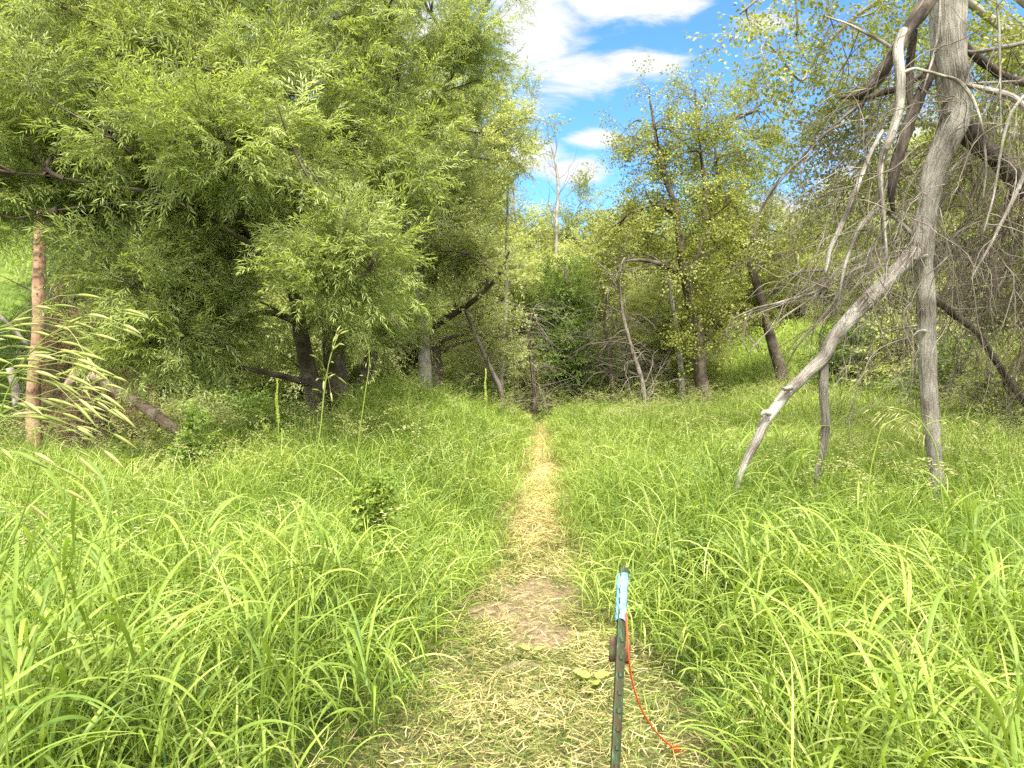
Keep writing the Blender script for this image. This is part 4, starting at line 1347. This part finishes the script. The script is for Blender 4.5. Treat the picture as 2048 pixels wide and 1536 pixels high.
    for (x, y, n, l0, l1) in ((1770, 330, 22, 0.6, 1.4), (1730, 430, 26, 0.5, 1.3), (1690, 540, 18, 0.4, 1.0), (1800, 470, 20, 0.5, 1.2), (1780, 600, 20, 0.4, 1.0), (1960, 250, 30, 0.6, 1.6)):
        c = at(x, y, D - .2)
        qq = c + rng.normal(0, 1, (30, 3)) * np.array([0.25, 0.35, 0.3])
        twigs_on(b, qq, np.full(30, 0.02), n, (l0, l1), 0.9, 0, 1, az=(W_, 1.0), elv=(-1.3, 0.2), r0=0.0034, nsub=6, k=14)
    for (x, y, n, l0, l1) in ((2010, 330, 60, 0.7, 2.0), (1950, 420, 45, 0.6, 1.6), (2040, 480, 60, 0.6, 1.8), (1980, 560, 40, 0.5, 1.4), (2080, 600, 50, 0.6, 1.6)):
        c = at(x, y, D + .6)
        qq = c + rng.normal(0, 1, (60, 3)) * np.array([0.35, 0.5, 0.3])
        twigs_on(b, qq, np.full(60, 0.02), n, (l0, l1), 1.0, 0, 1, az=(W_ * 0.95, 1.1), elv=(-1.1, 0.3), r0=0.0038, nsub=6, k=14)
    # the long arching twig reaching left at mid height
    for pts in ([(1850, 500, D + .3, 6), (1720, 535, D + .2, 5), (1640, 580, D + .1, 5), (1560, 605, D, 5), (1500, 620, D, 4), (1465, 640, D, 3), (1452, 665, D, 3), (1470, 690, D, 2)],
                [(1505, 618, D, 4), (1492, 645, D, 3.5), (1493, 670, D, 3), (1512, 690, D, 2.5), (1515, 705, D, 2)],
                [(1780, 490, D + .3, 5), (1700, 520, D + .3, 5), (1620, 600, D + .2, 4), (1560, 640, D + .2, 3), (1520, 680, D + .2, 2.5), (1495, 710, D + .2, 2)],
                [(1490, 650, D, 3.5), (1490, 690, D, 3), (1498, 705, D, 2)], [(1650, 540, D + .2, 5), (1600, 545, D + .2, 4), (1560, 555, D + .2, 3), (1520, 530, D + .2, 2)],
                [(1700, 560, D, 4), (1640, 640, D, 4), (1590, 700, D, 3), (1560, 760, D, 2)]):
        P_, R_ = stem_px(pts)
        limb(b, P_, R_, 0.05, 6, 0.004)
    b.build('dead_twigs', BTW, root)
    b = Acc()
    for (x, y, n, l0, l1, dd) in ((2020, 300, 60, 0.6, 1.6, .5), (2060, 420, 60, 0.5, 1.5, .3), (1990, 480, 50, 0.5, 1.3, .8), (2060, 560, 60, 0.5, 1.3, .9), (1930, 640, 26, 0.4, 1.0, 1.2), (1730, 560, 26, 0.4, 1.1, .9)):
        c = at(x, y, D + dd)
        qq = c + rng.normal(0, 1, (60, 3)) * np.array([0.3, 0.5, 0.3])
        twigs_on(b, qq, np.full(60, 0.02), n, (l0, l1), 1.1, 0, 1, az=(W_, 1.3), elv=(-1.4, 0.2), r0=0.0045, nsub=5, k=14)
    b.build('dark_twigs', BTD, root)
    return hold


HOLD = dead_tree()


def cottonwood():
    """living tree whose boughs hang over the dead one"""
    st = [rooted(*stem_px([(2260, 900, 8.2, 80), (2240, 700, 8.2, 72), (2220, 450, 8.1, 64), (2180, 200, 8, 54), (2100, 20, 7.9, 42), (2020, -160, 7.8, 34), (1940, -320, 7.7, 22)]))]
    st.append(stem_px([(2190, 250, 8, 26), (2080, 120, 7.8, 20), (1960, 20, 7.6, 16), (1840, -60, 7.3, 12), (1700, -80, 7.0, 9), (1560, -40, 6.8, 6), (1480, 30, 6.7, 4)]))
    st.append(stem_px([(2120, 60, 7.9, 20), (1980, -30, 8.2, 14), (1800, -20, 8.6, 10), (1680, 60, 8.8, 7), (1600, 160, 8.9, 4)]))
    st.append(stem_px([(2200, 300, 8, 20), (2080, 280, 8.4, 15), (1960, 260, 8.8, 11), (1820, 250, 9.2, 8), (1700, 270, 9.4, 5)]))
    bl = [blob_px(1650, 50, 8.2, 110, 90, 1.0, 0.7), blob_px(1500, 60, 7.2, 60, 50, 0.5, 0.14), blob_px(1740, 190, 9.0, 140, 110, 1.2, 1.3), blob_px(1900, 60, 8.8, 160, 130, 1.2, 1.5), blob_px(2040, 120, 7.0, 60, 130, 0.8, 1.3),
          blob_px(1640, 280, 9.2, 100, 90, 1.0, 0.8), blob_px(1780, 330, 9.4, 140, 90, 1.0, 1.4), blob_px(1960, 300, 9.2, 130, 120, 1.2, 1.5), blob_px(1600, 400, 9.6, 90, 60, 1, .4), blob_px(2100, 400, 8.8, 120, 150, 1, .8), blob_px(1540, 130, 8, 60, 60, .8, .25), blob_px(1850, -120, 7.8, 300, 120, 1.2, 1.2)]
    tree('cottonwood_tree', 'living cottonwood hanging diamond shaped green leaves over the dead tree at upper right', 'tree', st, bl, POP, MP, BG,
         n_limb=40, n_sub=200, n_fine=470, per=3, r_limb=0.014, r_sub=0.008, r_fine=0.0035, sag=0.1, scale=(0.8, 1.15), droopdir=0.5)


cottonwood()


# ------------------------------------------------------------------ far wood and hollow undergrowth
def far_wood():
    a = Acc()
    n = 7000
    t = rng.uniform(-R(50), R(50), n)
    r = rng.uniform(31, 42, n)
    x, y = r * np.sin(t), r * np.cos(t)
    top = 5.2 + 1.3 * np.sin(t * 17) + 0.8 * np.sin(t * 41 + 1) + 6.0 * sstep(-8, -22, x)
    z = height(x, y) + rng.uniform(0, 1, n) ** 0.8 * top
    place_sprays(a, None, BRF, np.stack([x, y, z], 1), rng.normal(0, 1, (n, 3)), rng.uniform(1.3, 2.0, n), -0.1)
    o = a.build('far_wood', MB, smooth=False)
    tag(o, 'distant wood closing off the view behind all the trees', None, None, 'stuff')


far_wood()


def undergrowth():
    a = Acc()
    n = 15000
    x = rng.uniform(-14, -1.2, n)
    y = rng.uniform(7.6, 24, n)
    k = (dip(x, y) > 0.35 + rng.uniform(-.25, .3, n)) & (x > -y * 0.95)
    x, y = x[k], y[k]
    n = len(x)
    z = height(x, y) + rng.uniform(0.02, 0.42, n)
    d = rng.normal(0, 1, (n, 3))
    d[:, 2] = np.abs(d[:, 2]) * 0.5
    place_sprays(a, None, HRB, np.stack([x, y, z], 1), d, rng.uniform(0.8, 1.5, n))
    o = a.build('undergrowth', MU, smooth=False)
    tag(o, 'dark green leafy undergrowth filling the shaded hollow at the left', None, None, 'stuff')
    # low herbs among the trees further back
    a = Acc()
    n = 5000
    x = rng.uniform(-6, 14, n)
    y = rng.uniform(16, 28, n)
    z = height(x, y) + rng.uniform(0.1, 0.8, n)
    y = np.where((x > 4.0) & (x < 10.5), 0, y)
    place_sprays(a, None, BRO, np.stack([x, y, z], 1)[y > 17.5 + 0.25 * np.abs(x)], rng.normal(0, 1, (n, 3))[y > 17.5 + 0.25 * np.abs(x)] + np.array([0, 0, .6]), rng.uniform(0.7, 1.3, n)[y > 17.5 + 0.25 * np.abs(x)])
    tag(a.build('ground_herbs', MU, smooth=False), 'knee high dark leafy herbs growing under the far trees', None, None, 'stuff')
    a = Acc()
    n = 7000
    x = rng.uniform(-6.5, 3.2, n)
    y = rng.uniform(15.2, 21, n)
    k = (y > 15.6 + 0.35 * np.abs(x - 0.3)) | (y > 17.8)
    x, y = x[k], y[k]
    n = len(x)
    z = height(x, y) + rng.uniform(0.05, 1, n) ** 1.4 * (0.6 + 0.6 * lownoise(x, y, 1.4, 3) ** 2 + 0.5 * sstep(16, 20, y))
    place_sprays(a, None, BRO, np.stack([x, y, z], 1), rng.normal(0, 1, (n, 3)) + np.array([0, 0, .6]), rng.uniform(0.5, 1.0, n))
    o = a.build('pale_herbs', MB, smooth=False)
    tag(o, 'pale waist high herbs and saplings along the foot of the far trees', None, None, 'stuff')


undergrowth()


# ------------------------------------------------------------------ brome stalks with drooping spikelets
def spikelet(acc, p, d, L, w, tone):
    k, ns = 12, 6
    s = np.linspace(0, 1, k)
    prof = np.sin(np.clip(s * 1.02 + 0.03, 0, 1) ** 0.75 * math.pi) ** 0.8
    prof = prof * (1 + 0.16 * ((s * 5.5) % 1 - 0.5)) * w * 0.5 + 0.0002
    d = d / np.linalg.norm(d)
    side = np.cross(d, [0, 0, 1.0])
    side /= max(np.linalg.norm(side), 1e-6)
    bend = np.array([0, 0, -1.0]) * 0.12
    P = p + d * L * s[:, None] + bend * L * (s ** 2)[:, None]
    tubes(acc, P, prof, ns, tone)


def brome(label, pts, direction, n_nodes, d, sl=0.032, sw=0.0043, fan=0.09, seedtone=0.5):
    """pts: pixel course of the culm from the ground to the panicle tip"""
    P, Rr = stem_px(pts)
    g = float(height(P[0][0], P[0][1]))
    P = [np.array([P[0][0], P[0][1], g - 0.02])] + P
    Rr = [Rr[0]] + Rr
    root = empty('brome_grass_plant', P[0], label, 'grass plant', 'tall brome grass stalks with seed heads')
    a, b = Acc(), Acc()
    q, r = limb(a, P, Rr, 0.03, 6, 0.001)
    Ln = np.concatenate([[0], np.cumsum(np.linalg.norm(np.diff(q, axis=0), axis=1))])
    dirv = np.array(direction, float)
    for k in range(n_nodes):
        s = Ln[-1] - 0.17 * (1 - (k + 0.5) / n_nodes)
        i = min(np.searchsorted(Ln, s), len(q) - 1)
        tdir = norm(q[i] - q[i - 1])
        for m in range(int(rng.integers(1, 4))):
            l = fan * rng.uniform(0.35, 1.0)
            d1 = norm(tdir * 0.6 + dirv * rng.uniform(0.3, 1) + rng.normal(0, 0.35, 3))
            e = q[i] + d1 * l
            e2 = e + (d1 + dirv * 0.3 + np.array([0, 0, -0.5])) * 0.012
            limb(b, [q[i], q[i] + d1 * l * 0.55 + np.array([0, 0, 0.004]), e, e2], [0.0006, 0.0005, 0.0004, 0.0004], 0.02, 3, close=False)
            spikelet(b, e2, d1 + np.array([0, 0, -0.45]) + dirv * 0.4, sl * rng.uniform(0.8, 1.2), sw, float(np.clip(rng.normal(seedtone, 0.2), 0, 1)))
    spikelet(b, q[-1], norm(q[-1] - q[-2]), sl, sw, 0.5)
    # two flag leaves
    for k in (0.45, 0.62):
        i = int(len(q) * k)
        blades(a, q[i][None], rng.uniform(0, 6.28, 1), np.array([0.9]), np.array([0.26]), np.array([1.2]), np.array([0.009]), 10, np.array([0.5]), 0.3, crease=True)
    a.build('culm', MG, root)
    b.build('seed_head', MSP, root)


e = 0.95
brome('big brome seed head sweeping right across the foot of the orange pine trunk', [(-60, 1300, e, 5), (-30, 1000, e, 5), (10, 800, e, 4), (40, 735, e, 3.5), (75, 690, e, 3), (105, 665, e, 2.5), (130, 650, e, 2)], (1, -0.2, -0.1), 9, e)
brome('brome seed head at the left edge, highest of the cluster', [(-120, 1300, e, 5), (-110, 1000, e, 5), (-90, 760, e, 4), (-60, 690, e, 3), (-20, 660, e, 2.5), (20, 645, e, 2)], (1, 0.1, -0.1), 10, e)
e = 0.85
brome('lowest brome seed head of the left cluster, drooping over the meadow edge', [(-10, 1200, e, 5), (-30, 1000, e, 5), (-40, 900, e, 4), (-20, 850, e, 3), (20, 830, e, 2.5), (60, 835, e, 2)], (1, 0.0, -0.5), 8, e)
brome('brome seed head in the middle of the left cluster', [(-80, 1200, e, 5), (-70, 950, e, 5), (-50, 800, e, 4), (-10, 755, e, 3), (40, 745, e, 2.5), (85, 760, e, 2)], (1, -0.1, -0.35), 8, e)
e = 1.3
brome('smaller brome head standing right of the left cluster over the hollow', [(0, 1150, e, 5), (45, 1030, e, 4), (85, 910, e, 3), (110, 830, e, 2.5), (150, 785, e, 2), (185, 765, e, 1.6)], (1, -0.1, -0.4), 7, e, fan=0.07)
e = 1.9
brome('single brome stalk before the willow trunks with a head of slim spikelets', [(590, 1300, e, 3), (615, 1000, e, 3), (640, 860, e, 3), (650, 770, e, 2.5), (662, 710, e, 2), (672, 682, e, 1.5)], (0.25, -0.3, -0.5), 8, e, fan=0.05, sl=0.026)
e = 3.0
brome('slender brome stalk right of the one before the willow trunks', [(700, 1050, e, 2), (715, 900, e, 2), (730, 790, e, 1.8), (738, 720, e, 1.5), (737, 700, e, 1.2)], (0.1, -0.3, -0.5), 8, e, fan=0.035, sl=0.018, sw=0.004)
e = 3.0
brome('yellow brome head arching in front of the dead trunk foot', [(1900, 1250, e, 3), (1885, 1000, e, 3), (1860, 870, e, 2.5), (1820, 825, e, 2), (1785, 815, e, 1.6)], (-0.8, -0.2, -0.6), 11, e, seedtone=0.75)
e = 2.9
brome('yellow brome head drooping beside the dead trunk, left of it', [(1700, 1250, e, 3), (1730, 1050, e, 3), (1750, 900, e, 2.5), (1768, 850, e, 2), (1800, 835, e, 1.6)], (0.6, -0.2, -0.9), 10, e, seedtone=0.75)
e = 3.2
brome('yellow brome head right of the dead trunk foot', [(1960, 1250, e, 3), (1945, 1050, e, 3), (1920, 900, e, 2.5), (1890, 840, e, 2), (1865, 845, e, 1.6)], (0.4, -0.2, -0.9), 10, e, seedtone=0.75)
e = 2.6
brome('nodding pale brome head low in the grass at lower right', [(1900, 1480, e, 3), (1890, 1340, e, 3), (1870, 1280, e, 2.5), (1835, 1265, e, 2), (1800, 1262, e, 1.6)], (-0.3, -0.2, -0.9), 10, e, seedtone=0.7)


# tall yellow-green flower spikes
def mullein(label, px, py_top, py_base, d, w):
    x, y, z0 = at(px, py_base, d)
    top = at(px, py_top, d)
    g = float(height(x, y))
    root = empty('flower_spike_plant', (x, y, g), label, 'plant', 'upright flower spikes')
    a, b, c = Acc(), Acc(), Acc()
    zt, zb = top[2], top[2] - (py_base - py_top) * d / F * 0.85
    limb(a, [np.array([x, y, g]), np.array([x + 0.01, y, zb]), np.array([x, y, zt])], [0.009, 0.007, 0.003], 0.05, 8)
    m = 170
    for k in range(m):
        u = (k + 0.5) / m
        az = k * 2.4
        rr = w * (1 - 0.6 * u) * rng.uniform(0.45, 1.15)
        p = np.array([x + 0.006 * math.sin(u * 9), y, zb + (zt - zb) * u])
        dv = np.array([math.cos(az), math.sin(az), 0.55])
        spikelet(b, p, dv, rr, 0.011, float(rng.uniform(0, 1)))
    place_sprays(c, None, HRB, np.tile([x, y, g + 0.15], (16, 1)) + rng.normal(0, 0.03, (16, 3)) + np.linspace(0, max(zb - g - .25, 0.1), 16)[:, None] * np.array([0, 0, 1]), rng.normal(0, 1, (16, 3)) + np.array([0, 0, .5]), rng.uniform(0.4, 0.7, 16))
    a.build('stalk', MG, root)
    b.build('flower_spike', MF, root)
    c.build('leaves', MG, root, smooth=False)


MF = leaf_mat('flower_spike', [(0.0, (0.24, 0.34, 0.05)), (0.5, (0.42, 0.48, 0.08)), (1.0, (0.60, 0.58, 0.12))], 0.3, 0.6, patch=20)
mullein('yellow green flower spike left of the willow trunks at the meadow edge', 555, 760, 860, 7.2, 0.028)
mullein('yellow green flower spike on the mound below the leaning bare sapling', 971, 738, 815, 8.6, 0.026)

# leafy weeds in the meadow
GW = 'leafy weeds standing in the meadow grass'


def weed(label, px, py_top, d, w, n=60, mat=None):
    top = at(px, py_top, d)
    x, y = top[0], top[1]
    g = float(height(x, y))
    H = top[2] - g
    st = []
    for s in range(5):
        az = s * 1.3
        t = np.linspace(0, 1, 4)
        st.append(([np.array([x + 0.02 * math.cos(az) + w * 0.8 * math.cos(az) * a_ * a_, y + w * 0.8 * math.sin(az) * a_ * a_, g + H * a_ * (1 - 0.1 * (s % 3))]) for a_ in t], [0.004, 0.0035, 0.003, 0.0015]))
    HR = [make_spray(0.14, 4, 0.035, 0.018, 0.014, 0.3, 55, s + 140, 0.5) for s in range(3)]
    tree('leafy_weed_plant', label, 'plant', st, [((x, y, g + H * 0.62), (w, w, H * 0.4), 1)], HR, mat or MU, MG, GW, n_limb=0, n_sub=30, n_fine=n, per=3, r_sub=0.002, r_fine=0.0012, tone0=-0.15 if mat is MG else 0.25, nseg=5, step=0.08, wob=0.002)


weed('bushy dark green weed standing in the left meadow halfway to the mound', 752, 925, 4.6, 0.11, 20, MG)
weed('pale branching weed at the meadow edge above the left hollow', 385, 815, 6.8, 0.16, 26)
weed('low leafy weed in the grass right of the post', 1420, 1080, 4.2, 0.13, 30)


def broadleaf(label, px, py, n, sz):
    d = EYE * F / (py - HZ)
    p = at(px, py, d)
    g = float(height(p[0], p[1]))
    root = empty('broadleaf_seedling', (p[0], p[1], g), label, 'plant', 'broad leaved seedlings on the path')
    for k in range(n):
        a = Acc()
        az = k * 2.2 + 0.4
        dirv = np.array([math.cos(az), math.sin(az)])
        nu, nv = 8, 6
        u, v = np.meshgrid(np.linspace(0, 1, nu), np.linspace(-1, 1, nv), indexing='ij')
        s_ = sz * rng.uniform(0.7, 1.1)
        wd = s_ * 0.42 * np.sin(np.clip(u * 0.95 + 0.05, 0, 1) ** 0.6 * math.pi) ** 0.7
        lx = 0.02 + u * s_
        X = p[0] + dirv[0] * lx - dirv[1] * v * wd
        Y = p[1] + dirv[1] * lx + dirv[0] * v * wd
        Z = g + 0.05 + 0.35 * lx - 1.6 * lx ** 2 + np.abs(v) * wd * 0.25 + 0.003 * np.sin(u * 20) * np.abs(v)
        i, j = np.meshgrid(np.arange(nu - 1), np.arange(nv - 1), indexing='ij')
        q = np.stack([i * nv + j, i * nv + j + 1, (i + 1) * nv + j + 1, (i + 1) * nv + j], -1).reshape(-1, 4)
        a.add(np.stack([X, Y, Z], -1).reshape(-1, 3), None, q, None, 0.75)
        a.build('leaf', MG, root)


broadleaf('broad leaved seedling with one large pale leaf left of the post', 1185, 1390, 3, 0.085)
broadleaf('smaller broad leaved seedling below the bare soil patch', 1065, 1325, 3, 0.055)


# ------------------------------------------------------------------ steel fence post with tape, and orange twine
def post():
    m, t, n, l = mat_base('post_paint')
    o = n('ShaderNodeOutputMaterial')
    tcn = n('ShaderNodeTexCoord')
    n1 = n('ShaderNodeTexNoise')
    n1.inputs['Scale'].default_value = 60
    n1.inputs['Detail'].default_value = 8
    n1.inputs['Roughness'].default_value = 0.7
    mp = n('ShaderNodeMapping')
    mp.inputs['Scale'].default_value = (1, 1, 0.25)
    l(tcn.outputs['Object'], mp.inputs[0])
    l(mp.outputs[0], n1.inputs['Vector'])
    r = ramp(t, [(0.40, (0.07, 0.035, 0.02)), (0.49, (0.03, 0.045, 0.02)), (0.58, (0.05, 0.085, 0.04)), (0.72, (0.17, 0.20, 0.11))])
    l(n1.outputs[0], r.inputs[0])
    p = n('ShaderNodeBsdfPrincipled')
    p.inputs['Roughness'].default_value = 0.5
    p.inputs['Metallic'].default_value = 0.15
    l(r.outputs[0], p.inputs['Base Color'])
    b = n('ShaderNodeBump')
    b.inputs['Strength'].default_value = 0.4
    b.inputs['Distance'].default_value = 0.002
    l(n1.outputs[0], b.inputs['Height'])
    l(b.outputs[0], p.inputs['Normal'])
    l(p.outputs[0], o.inputs[0])
    m2, t2, n_, l2 = mat_base('rusty_plate')
    o2 = n_('ShaderNodeOutputMaterial')
    q1 = n_('ShaderNodeTexNoise')
    q1.inputs['Scale'].default_value = 35
    q1.inputs['Detail'].default_value = 9
    tc2 = n_('ShaderNodeTexCoord')
    l2(tc2.outputs['Object'], q1.inputs['Vector'])
    r2 = ramp(t2, [(0.38, (0.06, 0.032, 0.02)), (0.50, (0.09, 0.055, 0.035)), (0.58, (0.07, 0.085, 0.025)), (0.72, (0.13, 0.15, 0.06))])
    l2(q1.outputs[0], r2.inputs[0])
    p2 = n_('ShaderNodeBsdfPrincipled')
    p2.inputs['Roughness'].default_value = 0.75
    l2(r2.outputs[0], p2.inputs['Base Color'])
    l2(p2.outputs[0], o2.inputs[0])

    top = at(1249, 1134, 2.40)
    low = at(1231, 1536, 2.22)
    ax = norm(top - low)
    g = float(height(low[0], low[1]))
    base = low + ax * ((g - 0.15 - low[2]) / ax[2])
    root = empty('fence_post', base, 'green studded steel post with pale blue tape round its top', 'post')
    th = R(28)
    X = norm(np.array([math.cos(th), math.sin(th), 0]))
    X = norm(X - ax * X.dot(ax))
    Y = np.cross(ax, X)     # away from the camera

    def extr(acc, poly, p0, p1):
        poly = np.array(poly)
        k = len(poly)
        V = np.concatenate([pp + poly[:, :1] * X + poly[:, 1:] * Y for pp in (p0, p1)])
        q = [(i, (i + 1) % k, k + (i + 1) % k, k + i) for i in range(k)]
        acc.add(V, None, q)
        return V

    a = Acc()
    T = [(-0.0165, -0.002), (-0.013, -0.0035), (0.013, -0.0035), (0.0165, -0.002), (0.0165, 0.0015), (0.003, 0.003), (0.0035, 0.024), (0.0, 0.027), (-0.0035, 0.024), (-0.003, 0.003), (-0.0165, 0.0015)]
    V = extr(a, T, base, top)
    k = len(T)
    c0 = top + 0.0 * X
    a.add(np.vstack([V[k:], [c0]]), [(i, (i + 1) % k, k) for i in range(k)])
    a.build('post_shaft', m, root, smooth=False)
    for i in range(16):
        s = Acc()
        c = top - ax * (0.23 + 0.054 * i)
        if c[2] < g:
            break
        extr(s, [(-0.006, -0.009), (0.006, -0.009), (0.009, -0.0033), (-0.009, -0.0033)], c - ax * 0.006, c + ax * 0.006)
        cc = [(-0.006, -0.009), (0.006, -0.009), (0.009, -0.0033), (-0.009, -0.0033)]
        for pp in (c - ax * 0.006, c + ax * 0.006):
            s.add(np.array([pp + u * X + v * Y for u, v in cc]), None, [(0, 1, 2, 3)])
        s.build('stud', m, root, smooth=False)
    # anchor plate
    a = Acc()
    c = at(1247, 1303, 2.36) + Y * 0.016
    XX = norm(np.array([1, 0.12, 0]))
    hw, hh = 0.037, 0.046
    out_ = [(-hw, -hh * .75), (-hw * .98, hh * .8), (-hw * .75, hh), (hw * .35, hh * .92), (hw * .8, hh * .72), (hw, hh * .3), (hw * .98, -hh), (hw * .5, -hh * .9), (0, -hh * .7)]
    kk = len(out_)
    f = np.array([c + u * XX + v * ax + Y * (0.004 * abs(u) / hw) for u, v in out_])
    bk = f + np.array([0, 0.004, 0])
    a.add(np.vstack([f, bk, [f.mean(0)], [bk.mean(0)]]), [(i, (i + 1) % kk, 2 * kk) for i in range(kk)] + [(kk + (i + 1) % kk, kk + i, 2 * kk + 1) for i in range(kk)], [(i, kk + i, kk + (i + 1) % kk, (i + 1) % kk) for i in range(kk)])
    a.build('anchor_plate', m2, root, smooth=False)
    # tape
    m3, t3, n3, l3 = mat_base('blue_tape')
    o3 = n3('ShaderNodeOutputMaterial')
    p3 = n3('ShaderNodeBsdfPrincipled')
    p3.inputs['Base Color'].default_value = (0.24, 0.52, 0.72, 1)
    p3.inputs['Roughness'].default_value = 0.35
    nn = n3('ShaderNodeTexNoise')
    nn.inputs['Scale'].default_value = 45
    nn.inputs['Detail'].default_value = 4
    nn.inputs['Distortion'].default_value = 1.5
    tc3 = n3('ShaderNodeTexCoord')
    l3(tc3.outputs['Object'], nn.inputs['Vector'])
    rr3 = ramp(t3, [(0.35, (0.13, 0.33, 0.50)), (0.62, (0.20, 0.42, 0.58)), (0.8, (0.34, 0.54, 0.66))])
    l3(nn.outputs[0], rr3.inputs[0])
    l3(rr3.outputs[0], p3.inputs['Base Color'])
    bb = n3('ShaderNodeBump')
    bb.inputs['Strength'].default_value = 0.45
    bb.inputs['Distance'].default_value = 0.004
    l3(nn.outputs[0], bb.inputs['Height'])
    l3(bb.outputs[0], p3.inputs['Normal'])
    l3(p3.outputs[0], o3.inputs[0])
    a = Acc()
    ks, ns = 40, 26
    s = np.linspace(0, 1, ks)
    z = -0.022 - s * 0.150
    wx = np.interp(s, [0, .18, .27, .36, .45, 1], [0.0165, 0.0205, 0.0215, 0.0175, 0.0182, 0.0175])
    ang = np.linspace(0, 2 * math.pi, ns, endpoint=False)
    V = []
    for i in range(ks):
        wr = 1 + 0.045 * np.sin(ang * 3 + s[i] * 21) + 0.035 * np.sin(ang * 5 - s[i] * 33) + 0.03 * rng.normal(0, 1, ns)
        for j in range(ns):
            V.append(top + ax * (z[i] + 0.006 * (i == ks - 1) * math.sin(ang[j] * 2) - 0.004 * math.sin(ang[j])) + X * math.cos(ang[j]) * wx[i] * wr[j] + Y * (0.008 + math.sin(ang[j]) * 0.0175 * wr[j]))
    q = [(i * ns + j, i * ns + (j + 1) % ns, (i + 1) * ns + (j + 1) % ns, (i + 1) * ns + j) for i in range(ks - 1) for j in range(ns)]
    a.add(np.array(V), None, q)
    a.build('tape_wrap', m3, root)
    # twine
    m4, t4, n4, l4 = mat_base('orange_twine')
    o4 = n4('ShaderNodeOutputMaterial')
    p4 = n4('ShaderNodeBsdfPrincipled')
    p4.inputs['Base Color'].default_value = (0.66, 0.10, 0.025, 1)
    p4.inputs['Roughness'].default_value = 0.55
    l4(p4.outputs[0], o4.inputs[0])
    pts = [at(1252.5, 1225, 2.345), at(1254, 1262, 2.33), at(1256, 1300, 2.33), at(1262, 1350, 2.38), at(1275, 1400, 2.46), at(1298, 1445, 2.58), at(1325, 1478, 2.70), at(1348, 1497, 2.79)]
    tw = empty('twine', pts[0], 'frayed orange red twine hanging from the taped post down to the hay', 'twine')
    q, r = resample(pts, [0.0028] * 8, 0.004)
    a = Acc()
    kq = len(q)
    T_ = norm(np.gradient(q, axis=0))
    A_ = norm(np.cross(T_, [0, 1, 0]))
    B_ = np.cross(T_, A_)
    ph = np.arange(kq) * 0.55
    for c in range(3):
        o_ = (A_ * np.cos(ph + c * 2.094)[:, None] + B_ * np.sin(ph + c * 2.094)[:, None]) * 0.0019
        tubes(a, q + o_, np.full(kq, 0.0019), 5)
    a.build('cord', m4, tw)
    a = Acc()
    e_, te = q[-1], T_[-1]
    for k in range(60):
        d = norm(te + rng.normal(0, 0.34, 3))
        L_ = rng.uniform(0.03, 0.09)
        limb(a, [e_ - te * 0.01 + rng.normal(0, .0012, 3), e_ + d * L_ * 0.5 + rng.normal(0, 0.002, 3), e_ + d * L_ + rng.normal(0, 0.004, 3)], [0.0008, 0.0007, 0.0005], 0.012, 3, close=False)
    for (x, y, d_) in ((1250, 1290, 2.33), (1256, 1312, 2.33), (1253, 1330, 2.33)):
        p_ = at(x + 3, y, d_)
        limb(a, [p_, p_ + np.array([-0.008, -.004, -0.012]), p_ + np.array([-0.02, 0, -0.014])], [0.0006, 0.0005, 0.0004], 0.006, 3, close=False)
    a.build('frayed_end', m4, tw)


post()
